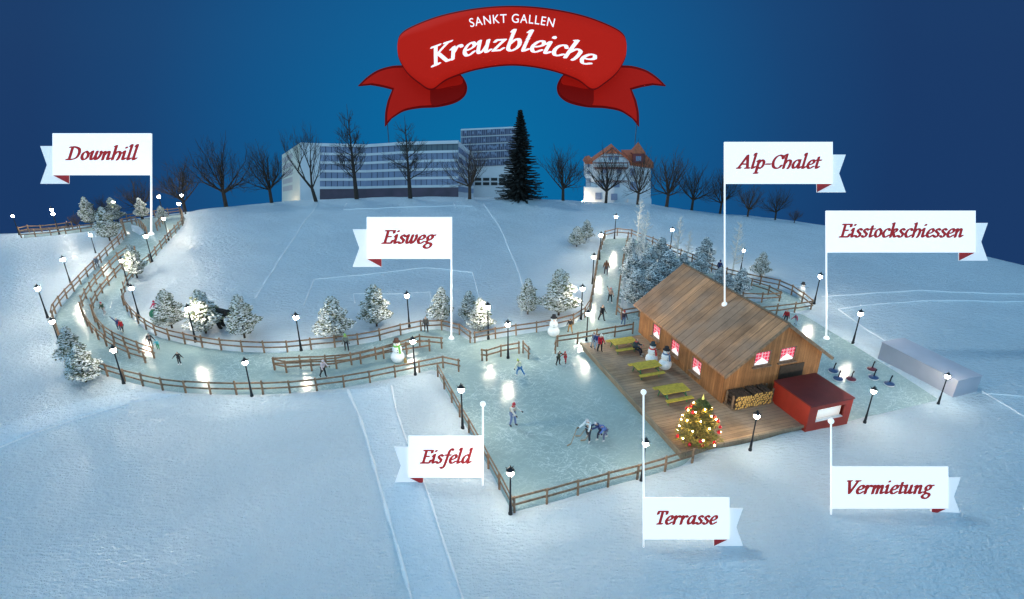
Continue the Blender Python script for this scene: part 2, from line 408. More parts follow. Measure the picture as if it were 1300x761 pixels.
def person(label, loc, h, head=0, lean=5, aL=(10,12,15), aR=(10,12,15), lL=(5,4,5), lR=(-8,4,8), jacket=(.03,.03,.04), legs=(.03,.03,.05), boots=(.03,.03,.03),
           hat=None, hair=(.05,.03,.02), gloves=(.02,.02,.02), coat=False, group='people on the ice and around the chalet', long_hair=False, scarf=None, sit=False, skates=False):
    t = thing('person', label, 'person', loc, R_(head), group)
    k = h/1.75
    def V(x, y, z): return Vector((x, y, z))
    l = R_(lean); td = V(0, -math.sin(l), math.cos(l)); tf = V(0, -math.cos(l), -math.sin(l))
    J = {}
    def legpts(s, a):
        tfw, to, kb = map(R_, a)
        hip = V(s*.10, 0, 0)
        th = V(s*math.sin(to), -math.sin(tfw), -math.cos(tfw)).normalized()*.43
        sh = V(s*math.sin(to)*.6, -math.sin(tfw-kb), -math.cos(tfw-kb)).normalized()*.41
        toe = V(s*.03, -math.cos(tfw-kb)*.17, math.sin(tfw-kb)*.17-.035)
        kn = hip+th; an = kn+sh
        return hip, kn, an, an+toe, an+V(0,.05,-.05)
    LL = legpts(1, lL); LR = legpts(-1, lR)
    low = min(LL[2].z, LR[2].z)
    P = V(0, 0, (.47 if sit else -low+.085))
    LL = [P+q for q in LL]; LR = [P+q for q in LR]
    ch = P+td*.30; ct = P+td*.46; nk = P+td*.55; hd = nk+td*.12+tf*.03; top = nk+td*.235+tf*.01
    side = V(1,0,0)
    def armpts(s, a):
        af, ao, eb = map(R_, a)
        shd = P+td*.47+side*(s*.175)
        def dr(f): return V(s*math.sin(ao), -math.sin(f)*math.cos(ao), -math.cos(f)*math.cos(ao)).normalized()
        el = shd+dr(af+l*.6)*.28; wr = el+dr(af+eb+l*.6)*.25; hn = wr+dr(af+eb+l*.6)*.09; hn2 = hn+dr(af+eb+.3)*.07
        return shd, el, wr, hn, hn2
    ALp = armpts(1, aL); ARp = armpts(-1, aR)
    # body: one continuous surface
    vs = [P, P+td*.16, ch, ct, nk, hd, top, hd+tf*.115-td*.02]
    es = [(0,1),(1,2),(2,3),(3,4),(4,5),(5,6),(5,7)]; rs = [.10,.085,.095,.085,.052,.088,.06,.018]
    for pts, rr in ((LL, (.085,.058,.042,.035)), (LR, (.085,.058,.042,.035))):
        b = len(vs); vs += pts[:4]; rs += rr; es += [(0,b),(b,b+1),(b+1,b+2),(b+2,b+3)]
    for pts in (ALp, ARp):
        b = len(vs); vs += pts; rs += [.06,.046,.034,.036,.025]; es += [(3,b),(b,b+1),(b+1,b+2),(b+2,b+3),(b+3,b+4)]
    sc_ = lambda q: [x*k for x in q]
    mk = lambda vs, es, rs, **kw: skin_mesh([v*k for v in vs], es, [r*k for r in rs], **kw)
    body = add_mesh('body', mk(vs, es, rs), M['skin'], t)
    # trousers
    vs = [P+td*.02]; es = []; rs = [.15]
    for pts in (LL, LR):
        b = len(vs); vs += pts[:3]; rs += [.105,.078,.062]; es += [(0,b),(b,b+1),(b+1,b+2)]
    add_mesh('trousers', mk(vs, es, rs), cloth(legs), t)
    # jacket or coat
    vs = [ch, ct, P+td*.53, P+td*.12, P+td*.01]; es = [(0,1),(1,2),(0,3),(3,4)]; rs = [.165,.145,.07,.155,.17]
    if coat:
        vs += [P+V(0,-.01,-.22)]; es += [(4,5)]; rs[4] = .185; rs += [.20]
    for pts in (ALp, ARp):
        b = len(vs); vs += pts[:3]; rs += [.085,.068,.055]; es += [(1,b),(b,b+1),(b+1,b+2)]
    add_mesh('coat' if coat else 'jacket', mk(vs, es, rs), cloth(jacket), t)
    for pts in (LL, LR):
        add_mesh('boot', mk([pts[2]+V(0,0,.08), pts[2]-V(0,0,.01), pts[3]], [(0,1),(1,2)], [.062,.062,.048]), cloth(boots), t)
        if skates:
            bl = MB(); a_, b_ = pts[2]+V(0,.05,-.075), pts[3]+V(0,0,-.045); bl.bar(a_*k, b_*k, .012*k, .04*k); bl.build('skate_blade', M['rim'], t)
    for pts in (ALp, ARp):
        d = (pts[3]-pts[2]).normalized()
        add_mesh('mitten', mk([pts[2], pts[3], pts[4], pts[2]+d*.05+V(0,-.05,.01)], [(0,1),(1,2),(0,3)], [.04,.048,.035,.022]), cloth(gloves), t)
    e = MB()
    for s in (-1, 1): e.ball((hd+tf*.088+td*.025+side*(s*.035))*k, .014*k, 6, 4)
    e.build('eyes', M['eye'], t)
    if long_hair:
        add_mesh('hair', mk([top-tf*.03, hd-tf*.05, nk-tf*.10, ch-tf*.17], [(0,1),(1,2),(2,3)], [.085,.112,.10,.075]), cloth(hair), t)
    elif not hat or True:
        add_mesh('hair', mk([hd+td*.06-tf*.02, hd-tf*.055, nk+td*.05-tf*.05], [(0,1),(1,2)], [.088,.082,.05]), cloth(hair), t)
    if hat:
        m_ = MB(); m_.ball((hd+td*.055-tf*.012)*k, .118*k, 10, 6, sq=(1,1,.82)); m_.ball((hd+td*.175)*k, .045*k, 7, 5); m_.build('hat', cloth(hat), t, True)
    if scarf:
        m_ = MB(); m_.lathe([(.09*k,0),(.125*k,.03*k),(.125*k,.07*k),(.09*k,.10*k)], 10, (nk-td*.05)*k); m_.build('scarf', cloth(scarf), t, True)
    t['hand_r'] = list((ARp[4]*k)); t['hand_l'] = list((ALp[4]*k))
    return t
def foot(u, v, z=None):
    return hit(u, v) if z is None else flat(u, v, z)
DZ = .5   # deck height
P_LIST = [
 dict(label='skater with long dark hair in a brown coat on the upper ice lane', f=(769,350), t=331, head=170, coat=True, jacket=(.12,.055,.025), hair=(.05,.02,.012), long_hair=True, lL=(15,4,5), lR=(-22,4,15), boots=(.6,.6,.6), skates=True),
 dict(label='small skater in a beige jacket waving one raised arm on the upper lane', f=(774,384.5), t=366, head=10, jacket=(.45,.30,.24), legs=(.02,.02,.025), hat=(.55,.2,.2), aR=(170,25,0), lL=(15,5,10), boots=(.6,.6,.6), skates=True),
 dict(label='person in a long black coat walking down the upper ice lane', f=(763.5,407), t=387, head=35, coat=True, jacket=(.012,.012,.016), legs=(.015,.015,.02), lL=(18,3,5), lR=(-15,3,10)),
 dict(label='person in a dark jacket and blue jeans beside the lane fence behind the chalet', f=(791,414), t=395, head=15, jacket=(.05,.035,.06), legs=(.10,.16,.30), hat=(.4,.03,.04), boots=(.5,.5,.55)),
 dict(label='person in a black jacket and tan trousers at the fence by the top hatted snowman', f=(723.5,423), t=405, head=190, jacket=(.02,.02,.025), legs=(.38,.20,.06), lL=(12,5,5), lR=(-18,5,15), hair=(.08,.04,.02)),
 dict(label='person in a blue jacket and pale jeans standing at the far deck corner', f=(757,444.5), z=DZ, t=424, head=170, jacket=(.035,.06,.20), legs=(.30,.40,.52), hair=(.3,.2,.1)),
 dict(label='person in a grey jacket behind the blue jacketed one on the deck corner', f=(752.5,441), z=DZ, t=422, head=60, jacket=(.16,.19,.24), legs=(.32,.38,.45), hair=(.25,.17,.1)),
 dict(label='person in a red coat and white hat standing on the deck corner', f=(761.5,446.5), z=DZ, t=425, head=20, coat=True, jacket=(.55,.012,.03), legs=(.015,.015,.02), hat=(.75,.72,.7)),
 dict(label='adult in an olive parka skating with a red clad child', f=(708.5,463.5), t=445.5, head=60, coat=True, jacket=(.06,.06,.035), legs=(.02,.02,.02), hair=(.05,.03,.02), lean=14, aL=(55,5,15), lL=(10,4,8), skates=True),
 dict(label='small child in a red snowsuit held by the olive parka adult', f=(717.5,461.5), t=447, head=-50, jacket=(.5,.015,.03), legs=(.45,.015,.03), hat=(.55,.05,.06), aR=(50,15,10), lR=(-15,10,10)),
 dict(label='skater in bright blue trousers and pale jacket leaning into a turn', f=(660,477), t=460, head=-140, jacket=(.62,.64,.48), legs=(.025,.16,.42), hat=(.45,.55,.08), boots=(.7,.7,.72), lean=22, aL=(-20,35,10), aR=(35,30,20), lL=(30,10,35), lR=(-28,10,15), skates=True),
 dict(label='skater in a white jacket and red hat gliding across the rink', f=(651,540.5), t=512.5, head=55, coat=True, jacket=(.66,.65,.60), legs=(.14,.20,.38), hat=(.42,.02,.04), boots=(.06,.06,.08), gloves=(.02,.02,.03), scarf=(.3,.03,.04), aL=(45,8,25), aR=(30,8,30), lL=(12,3,8), lR=(-4,3,10), skates=True),
 dict(label='hockey player in a white jersey and black shorts with a stick', f=(746.5,558.5), t=534, head=-40, jacket=(.60,.68,.72), legs=(.03,.035,.05), boots=(.5,.5,.5), hat=(.55,.55,.58), lean=18, aR=(35,22,20), aL=(30,15,25), lL=(25,10,25), lR=(-12,10,18), skates=True, key='hock1'),
 dict(label='hockey player in dark blue bending forward beside the one in light blue', f=(761.5,556.5), t=536.5, head=-80, jacket=(.02,.035,.13), legs=(.025,.03,.06), boots=(.5,.5,.5), hat=(.6,.6,.65), lean=38, aR=(40,10,15), aL=(45,10,15), lL=(35,8,35), lR=(-5,8,25), skates=True, key='hock2'),
 dict(label='hockey player in a light blue jersey bent low at the right of the trio', f=(768,557.5), t=537.5, head=-65, jacket=(.10,.18,.48), legs=(.12,.13,.22), boots=(.6,.6,.62), hat=(.10,.14,.35), lean=42, aR=(45,12,15), aL=(20,15,25), lL=(40,10,45), lR=(-15,10,20), skates=True, key='hock3'),
 dict(label='person in a slate blue coat stepping through the left track fence', f=(124.5,340), t=326, head=30, coat=True, jacket=(.10,.13,.18), legs=(.06,.07,.10), hair=(.05,.04,.03), lL=(15,4,5)),
 dict(label='skater in a dark green jacket with red and white skirt on the inner bend', f=(133,399.5), t=384, head=-20, jacket=(.05,.08,.05), legs=(.42,.36,.35), hat=(.42,.05,.06), boots=(.7,.7,.7), lL=(14,4,10), lR=(-14,5,15), skates=True),
 dict(label='skater in a navy jacket raising an arm beside the red coat', f=(152,420.5), t=404, head=15, jacket=(.04,.06,.18), legs=(.10,.13,.22), hair=(.06,.04,.03), aR=(165,30,0), boots=(.5,.5,.5), skates=True),
 dict(label='skater in a red coat on the inner bend beside a navy jacket', f=(156.8,421.5), t=406, head=-10, coat=True, jacket=(.52,.015,.025), legs=(.02,.02,.03), hair=(.05,.03,.02), boots=(.03,.03,.03), lL=(15,4,5), skates=True),
 dict(label='adult in a black coat at the end of the hairpin fence leading a child', f=(192.5,440.5), t=423.5, head=25, jacket=(.014,.014,.018), legs=(.018,.018,.022), aL=(15,30,10), aR=(10,22,10), lL=(14,5,5)),
 dict(label='small child in a turquoise jacket and green trousers', f=(201.3,444), t=432, head=15, jacket=(.06,.42,.50), legs=(.03,.30,.14), hat=(.1,.4,.55), aR=(30,30,0)),
 dict(label='skater in black with both arms held out on the wide lower bend', f=(228.8,463), t=447, head=5, jacket=(.014,.014,.018), legs=(.02,.02,.024), hair=(.06,.03,.02), boots=(.75,.75,.75), aL=(8,42,5), aR=(8,42,5), lL=(20,4,35), lR=(5,4,10), skates=True),
 dict(label='person in a pink red jacket holding a green sled beside a snowy tree', f=(200.5,401), t=382.5, head=-20, jacket=(.45,.03,.10), legs=(.10,.05,.12), hat=(.42,.03,.08), aR=(30,15,10), hair=(.1,.05,.03)),
 dict(label='person in a grey jacket and bright green hat on the upper ice path', f=(440.5,445.5), t=424.5, head=10, jacket=(.20,.22,.20), legs=(.02,.02,.025), hat=(.22,.50,.10), boots=(.1,.1,.1), scarf=(.2,.45,.1)),
 dict(label='skater in a pale pink jacket pushing along the front ice path', f=(411.3,479), t=457.5, head=60, jacket=(.62,.52,.56), legs=(.018,.018,.022), hat=(.62,.55,.58), lean=10, aL=(30,10,30), lL=(12,3,10), lR=(-16,3,12), skates=True),
 dict(label='person in a long grey brown coat standing by the path fence', f=(541.3,421.5), t=402, head=5, coat=True, jacket=(.10,.09,.08), legs=(.03,.03,.035), hair=(.04,.03,.03)),
 dict(label='person in a dark blue hooded jacket behind the fence above the chalet roof', f=(912,349), t=331.5, head=150, coat=True, jacket=(.022,.035,.13), legs=(.03,.03,.05), hat=(.022,.035,.13)),
 dict(label='person in a red jacket and dark trousers at the curling end of the fence', f=(996.5,411), t=393, head=-30, jacket=(.42,.015,.02), legs=(.05,.045,.05), hair=(.3,.2,.15), lean=8, lL=(14,4,8), lR=(-12,4,8)),
 dict(label='child in a pink red jacket and pale blue trousers bending over the ice', f=(1009.5,412.5), t=402, head=-50, jacket=(.48,.04,.10), legs=(.42,.52,.62), hat=(.5,.06,.12), lean=30, aL=(20,25,10), aR=(10,30,10), lL=(20,8,25)),
 dict(label='person in a black jacket leaning at the hilltop fence of the downhill track', f=(87,289.5), t=281, head=20, jacket=(.025,.03,.05), legs=(.02,.02,.03), hair=(.04,.03,.03)),
]
PEOPLE = {}
for d in P_LIST:
    d = dict(d); f = d.pop('f'); tv = d.pop('t'); z = d.pop('z', None); key = d.pop('key', None)
    loc = foot(*f, z); hh = max(.85, height_for(loc, tv))
    q = R_(d.get('lean', 5)); hh = min(1.95, hh*(1.06 if q < .3 else 1.22))
    p = person(loc=loc, h=hh, **d)
    if key: PEOPLE[key] = p
# ------------------------------------------------------------------ ground
def axis_grid(a, b, lo, hi, st, g=1.09):
    xs = list(np.arange(a, b+st/2, st))
    s = st; x = a
    left = []
    while x > lo: s *= g; x -= s; left.append(x)
    s = st; x = xs[-1]; right = []
    while x < hi: s *= g; x += s; right.append(x)
    return np.array(left[::-1]+xs+right)
gx = axis_grid(-68, 36, -150, 150, .30); gy = axis_grid(14, 90, 2, 170, .30)
GX, GY = np.meshgrid(gx, gy)
SD = sdf(GX, GY)
HB = hbase(GX, GY)
ZT = HB+undul(GX, GY)*sstep((SD-.3)/3.5)+np.where(SD < .35, .10*np.clip(SD/.35, -1, 1), .10)+.08*np.exp(-((SD-.6)/.35)**2)
nx, ny = len(gx), len(gy)
ii = np.arange(nx*ny).reshape(ny, nx)
quads = np.stack([ii[:-1,:-1], ii[:-1,1:], ii[1:,1:], ii[1:,:-1]], -1).reshape(-1, 4)
def grid_obj(name, Z, fc, mat, label=None):
    used = np.unique(fc); remap = -np.ones(nx*ny, int); remap[used] = np.arange(len(used))
    co = np.stack([GX.ravel(), GY.ravel(), Z.ravel()], -1)[used]
    fc = remap[fc]
    me = bpy.data.meshes.new(name)
    me.vertices.add(len(co)); me.vertices.foreach_set('co', co.astype(np.float32).ravel())
    me.loops.add(fc.size); me.loops.foreach_set('vertex_index', fc.astype(np.int32).ravel())
    me.polygons.add(len(fc)); me.polygons.foreach_set('loop_start', np.arange(0, fc.size, 4, dtype=np.int32))
    me.polygons.foreach_set('use_smooth', np.ones(len(fc), bool))
    me.update(calc_edges=True); me.validate()
    me.materials.append(mat)
    o = bpy.data.objects.new(name, me); COL.objects.link(o); o['kind'] = 'structure'
    return o
grid_obj('snow_ground', ZT, quads, M['snow'])
sdq = SD.ravel()[quads].max(1)
sdn = SD.ravel()[quads].min(1)
grid_obj('ice_rink', HB, quads[(sdn < .35)], M['ice'])
def ribbon_strip(name, pts, w, mat, lift=.02, step=.5, rise=.0):
    """a strip of packed snow following the ground"""
    P = [hit0(u, v) for u, v in pts]
    xs = np.array([p.x for p in P]); ys = np.array([p.y for p in P])
    dl = np.r_[0, np.cumsum(np.hypot(np.diff(xs), np.diff(ys)))]
    n = max(2, int(dl[-1]/step)); q = np.linspace(0, dl[-1], n)
    X = np.interp(q, dl, xs); Y = np.interp(q, dl, ys)
    for _ in range(6):
        X[1:-1] = (X[:-2]+2*X[1:-1]+X[2:])/4; Y[1:-1] = (Y[:-2]+2*Y[1:-1]+Y[2:])/4
    dx, dy = np.gradient(X), np.gradient(Y); l = np.hypot(dx, dy); nxx, nyy = -dy/l, dx/l
    m = 5; offs = np.linspace(-.5, .5, m)
    wob = w*(1+.25*np.sin(q*1.7)+.2*np.sin(q*3.1+1))
    vs = []; fs = []
    for j, o in enumerate(offs):
        ax, ay = X+nxx*wob*o, Y+nyy*wob*o
        z = hfull(ax, ay)+lift+rise*(1-(2*o)**2)-(.04 if abs(o) > .49 else 0)
        vs += [(ax[i], ay[i], z[i]) for i in range(n)]
    for j in range(m-1):
        for i in range(n-1): fs.append((j*n+i, j*n+i+1, (j+1)*n+i+1, (j+1)*n+i))
    mb = MB(); mb.add(vs, fs); o = mb.build(name, mat, None, True); o['kind'] = 'structure'
    return o
LINES = [
 ([(404,258),(385,285),(355,330),(325,382)], .22), ([(399,357),(386,392)], .16), ([(399,357),(440,351),(500,345),(536,341),(600,347)], .13), ([(600,347),(609,380)], .14),
 ([(449,374),(451,388)], .1), ([(449,374),(546,371)], .1), ([(546,371),(548,384)], .1),
 ([(614,258),(635,290),(655,335),(664,366)], .20), ([(440,259),(434,268),(600,262)], .18), ([(576,258),(579,266)], .18),
 ([(1042,378.5),(1120,374),(1180,372.5),(1300,373)], .22), ([(1064,394),(1090,390),(1160,386),(1300,383)], .16), ([(1064,394),(1085,408),(1125,434)], .16),
 ([(1246,500.5),(1300,533)], .12), ([(1245,503),(1290,505),(1300,507)], .08),
]
for p, w in LINES: ribbon_strip('snow_line', p, w*.95, M['snow_edge'], .03, .5, .03)
# the two snow covered footpaths in the foreground
def path_sheet(name, a, b):
    A = [hit0(*p) for p in a]; B = [hit0(*p) for p in b]; n = 70; m = 9
    def rs(P):
        x = np.array([p.x for p in P]); y = np.array([p.y for p in P]); d = np.r_[0, np.cumsum(np.hypot(np.diff(x), np.diff(y)))]
        q = np.linspace(0, d[-1], n); return np.interp(q, d, x), np.interp(q, d, y)
    ax, ay = rs(A); bx, by = rs(B); vs = []; fs = []
    for j in range(m):
        t = j/(m-1); X = ax*(1-t)+bx*t; Y = ay*(1-t)+by*t; Z = hfull(X, Y)+(.035 if 0 < j < m-1 else -.03)
        vs += list(zip(X, Y, Z))
    for j in range(m-1):
        for i in range(n-1): fs.append((j*n+i, j*n+i+1, (j+1)*n+i+1, (j+1)*n+i))
    mb = MB(); mb.add(vs, fs); o = mb.build(name, M['snow_smooth'], None, True); o['kind'] = 'structure'
pa = [(442,498),(456,530),(470,575),(482,620),(496,668),(510,715),(523,765),(547,860),(575,990)]; pb = [(497,492),(503,525),(515,560),(532,600),(550,650),(568,705),(588,765),(622,860),(665,990)]
path_sheet('snow_path', pa, pb)
ribbon_strip('path_edge', pa, .17, M['snow_edge'], .03, .4, .03); ribbon_strip('path_edge', pb, .14, M['snow_edge'], .03, .4, .03)
qa = [(-20,551),(0,546),(60,522),(110,507),(165,499),(230,503)]; qb = [(-20,580),(0,571),(50,552),(100,533),(165,515),(232,504)]
path_sheet('snow_path', qa, qb); ribbon_strip('path_edge', qb[:5], .14, M['snow_edge'], .03, .4, .03)
# ------------------------------------------------------------------ fences
def fence(label, px, sp=1.75, hgt=1.02, loop=False):
    P = [hit0(u, v) for u, v in px]
    xs = [p.x for p in P]; ys = [p.y for p in P]
    dl = np.r_[0, np.cumsum(np.hypot(np.diff(xs), np.diff(ys)))]
    n = max(1, round(dl[-1]/sp)); q = np.linspace(0, dl[-1], n+1)
    # keep corners: use sharp corners of the polyline as posts
    X = np.interp(q, dl, xs); Y = np.interp(q, dl, ys)
    pts = [Vector((X[i], Y[i], gz(X[i], Y[i]))) for i in range(n+1)]
    o0 = pts[len(pts)//2]
    t = thing('wooden_fence', label, 'fence', o0, 0, 'rail fences along the ice')
    rnd = random.Random(int(px[0][0]*7+px[0][1]))
    loc = [p-o0 for p in pts]
    for i, p in enumerate(loc):
        mb = MB(); a = loc[min(i+1, n)]-loc[max(i-1, 0)]; ang = math.atan2(a.y, a.x)
        tl = Vector((rnd.uniform(-.03,.03), rnd.uniform(-.03,.03), hgt+rnd.uniform(-.05,.06)))
        mb.tube(p+Vector((0,0,-.3)), p+tl, .075, .062, 6)
        mb.build('post', M['fence'], t)
    for i in range(n):
        for z in (.44, .86):
            mb = MB(); j = [rnd.uniform(-.03, .03) for _ in range(2)]
            d = (loc[i+1]-loc[i]).normalized()*.10
            nn = Vector((-d.y, d.x, 0)).normalized()*.07
            mb.bar(loc[i]-d+nn+Vector((0,0,z+j[0])), loc[i+1]+d+nn*1.0+Vector((0,0,z+j[1])), .045, .115)
            mb.build('rail', M['fence'], t)
    return t
FEN = [
 ('long curved rail fence on the inner side of the left track and the upper path', [(232,287),(224,296.5),(215,305.5),(206,316),(197,327),(190,335),(178,343),(164,358),(157.5,376),(157,387),(165,401),(177,412),(189,421),(204,429),(224,434.5),(246,439.5),(269,443.5),(296,446.5),(325,448),(354,448.5),(384,445.5),(415,442.5),(445,439.5),(475,434.5),(501,427.5),(528,421),(557,418.5),(582,424),(597,435.5)]),
 ('rail fence from the path opening past the top hatted snowman and up the far lane', [(603,435.5),(620,432),(647,427),(672,423.5),(699,419.5),(727,412.5),(741,405.5),(748,397),(752,380),(756,352),(760,327),(767,306)]),
 ('short rail fence across the far end of the upper lane', [(768,303.5),(782,301),(799,301),(813,306),(828,311.5)]),
 ('outer rail fence behind the chalet ending at the small hatted snowman', [(828,311.5),(851,323),(878,333),(900,345.5),(928,354),(951,359),(968,363),(992,368),(1012,379),(1029,393.5)]),
 ('rail fence on the right side of the upper lane reaching the chalet corner', [(797,305),(791.5,332),(786,366),(781.5,407),(797,404.5),(811,402)]),
 ('low return rail fence at the curling end beside the person in red', [(1029,394),(1014.5,396.5),(995,399.5),(975,399.5),(962,401.5)]),
 ('hairpin rail fence in front of the snowy trees right of the roof', [(953,367.5),(976,375),(991,382.5),(973,384.5),(955,384),(942,384)]),
 ('rail fence between rink and path ending at the chalet terrace', [(705,449),(698,441.5),(727,437.5),(753,433),(777.5,428.5),(803,424)]),
 ('short rail fence with a lamp at the head of the rink', [(612,458),(618,464),(618,455.5),(646,451.5),(659,449)]),
 ('single panel of rail fence at the right side of the rink entrance', [(664,448.5),(671,456)]),
 ('long outer rail fence along the front of the ice path', [(72,417),(78,437),(103,463.5),(129,476),(150,482.5),(172,488.5),(198,495),(226,499),(255,501),(286,502),(320,502),(355,501),(389.5,498.5),(423,495),(456,489.5),(488,483),(520.5,476),(550,470),(576,464.5),(582.5,472)]),
 ('outer rail fence on the left edge of the downhill track', [(69,408),(71,398),(81,385),(89.5,375.5),(99,366),(109,354.5),(120,343.5),(130,332.5),(140,322),(152,310.5),(160,301),(159,294),(155,288)]),
 ('front rail fence of the hilltop lane on the far left', [(28,303.5),(36,303.5),(47,302),(60,300.5),(75,298.5),(90,297),(106,294.5),(120,293)]),
 ('back rail fence of the hilltop lane against the sky', [(26,299),(43,294.5),(55,291),(70,286.5),(90,282)]),
 ('curved rail fence at the far top of the downhill track', [(160,274.5),(178,270.5),(198,268),(214,267.5),(228,268.5),(233,277),(232.5,285)]),
 ('small arc of rail fence around the snow patch on the hilltop', [(157,287),(164,284.5),(172,285),(180,289.5),(187,298)]),
 ('single tilted panel of rail fence at the downhill flag', [(200,293),(207,285)]),
 ('outer rail of the double hairpin fence in the left track bend', [(164,323),(150,333),(136,347),(122,362),(112,376),(105.5,388),(104.5,397),(108,408.5),(115.5,421),(125,431),(136,440),(150,449),(167,456),(185,461)]),
 ('inner rail of the double hairpin fence in the left track bend', [(173,324),(166,334),(153,346),(141,360),(128,375),(120,388),(117.5,397),(121,408),(127.5,420),(136,429),(150,437.5),(165,444),(180,449.5),(196,455)]),
 ('front rail of the double fence dividing the ice path by the snowman', [(349,470),(342.5,475),(357,474),(390.5,471.5),(423,469.5),(455,463),(485.5,456),(516,450),(545.5,446)]),
 ('back rail of the double fence dividing the ice path', [(349,469),(382.5,467.5),(414.5,466.5),(447.5,463.5),(478,456.5),(505,449),(534,439.5),(561,442.5)]),
 ('rail fence down the left side of the skating rink', [(556,479),(565.5,497),(575,514),(585,532.5),(597,552.5),(609,575),(622,599),(636,625),(649,651)]),
 ('rail fence along the front edge of the skating rink', [(653,651.5),(692,641),(729.5,630.5),(765.5,620.5),(800,611.5),(833,602.5),(866.6,593),(878,590)]),
]
for lb, px in FEN: fence(lb, px)
# ------------------------------------------------------------------ lamps
def make_lamp():
    t = thing('street_lamp', 'lamp', 'street lamp', (0,0,0), 0, 'black lamp posts around the ice')
    m = MB(); m.lathe([(.11,-.25),(.11,.12),(.085,.16),(.075,.5),(.05,.9),(.042,2.3),(.06,2.34),(.05,2.40)], 9); CH.setdefault(t.name, []).append(m.build('post', M['iron'], t, True))
    m = MB(); m.ball((0,0,2.52), .165, 10, 7); CH[t.name].append(m.build('bulb', M['bulb'], t, True))
    m = MB(); m.lathe([(.20,2.675),(.21,2.69),(.12,2.75),(.09,2.83),(.035,2.86),(.03,2.92),(.008,2.96)], 9)
    for k in range(4):
        a = PI/4+k*PI/2; d = Vector((math.cos(a), math.sin(a), 0))
        m.tube(d*.06+Vector((0,0,2.33)), d*.195+Vector((0,0,2.5)), .010, .010, 4); m.tube(d*.195+Vector((0,0,2.5)), d*.19+Vector((0,0,2.68)), .010, .010, 4)
        m.tube(d*.18+Vector((0,0,2.685)), d*.27+Vector((0,0,2.74)), .025, .012, 5)
    CH[t.name].append(m.build('cap', M['iron'], t))
    return t
lamp0 = make_lamp()
LAMPS = [
 ((25,300),275,'lamp post at the far left tip of the hilltop fence'),((72,287),264,'lamp post behind the back fence of the hilltop lane'),((75.6,298),272,'lamp post in front of the hilltop fence on the left'),
 ((122,323),299,'lamp post on the slope just left of the large snowy hilltop tree'),((91,364),330,'lamp post left of the downhill track halfway up'),((61.5,406),367,'leaning lamp post standing on open snow at the outermost left bend'),
 ((79,446),409,'lamp post half hidden by the big snowy tree at the left bend'),((158,490),445,'lamp post on the snow outside the lower left bend'),((208,276),247,'lamp post at the very top of the downhill track'),
 ((214.5,305.5),278,'lamp post by the downhill track fence lighting a snow bank'),((232.5,284),259.5,'lamp post at the right end of the hilltop curve'),((236,273),248.5,'lamp post beside a bare tree trunk on the hill'),
 ((148,275),253.5,'lamp post behind the middle snowy tree on the hilltop'),((193.5,333),299.5,'lamp post at the foot of the downhill flag'),((163,363),331.5,'lamp post beside the small snowy tree inside the track'),
 ((177.5,405),366.5,'lamp post on the snow inside the left bend near the sled'),((249,436),392.5,'lamp post before the snowy tree next to the bear'),((320.5,506),461,'lamp post in front of the lower path fence left of centre'),
 ((382.5,445.5),401,'lamp post behind the path fence right of three snowy trees'),((520,418),376,'lamp post behind the path fence near the grey brown coat'),((527.5,479),434,'lamp post beside the snowman in the green scarf'),
 ((620,431),387.5,'lamp post beside the pair of snowy trees at the path opening'),((645,455),412.5,'lamp post at the short fence heading the rink'),((587.5,546),495.5,'lamp post outside the left rink fence'),
 ((648,655.5),601,'lamp post at the front left corner of the skating rink'),((814,613),564,'lamp post before the front rink fence near the terrace'),((952,573),529,'lamp post in front of the wooden terrace edge'),
 ((1096.7,540),497.5,'lamp post in the snow just right of the red booth'),((1190,516),479,'lamp post at the near corner of the grey container'),((1082.5,436.5),399,'lamp post on the right edge of the curling ice'),
 ((1033,388.5),351.5,'lamp post behind the small hatted snowman at right'),((780,303.5),274.5,'lamp post at the far end of the upper lane below the red roofed house'),((761,330),294,'lamp post at the left top of the upper ice lane'),
 ((752,362),325.5,'second lamp post down the left side of the upper lane'),((737.5,406),365.5,'lamp post on the snow right of the tall snowy tree by the lane'),((744.5,433),399,'lamp post at the far left corner of the terrace'),
 ((850.5,320.5),292.5,'lamp post behind the snowy tree cluster and its far fence'),((940,345),319,'lamp post beside the bare frosted sapling above the roof'),
]
for (f, tv, lb) in LAMPS:
    p = hit(*f); hh = height_for(p, tv)+.12
    s = max(.72, min(1.12, hh/2.62))
    place(lamp0, USED, 'black '+lb, p, random.uniform(0, 1.5), s)
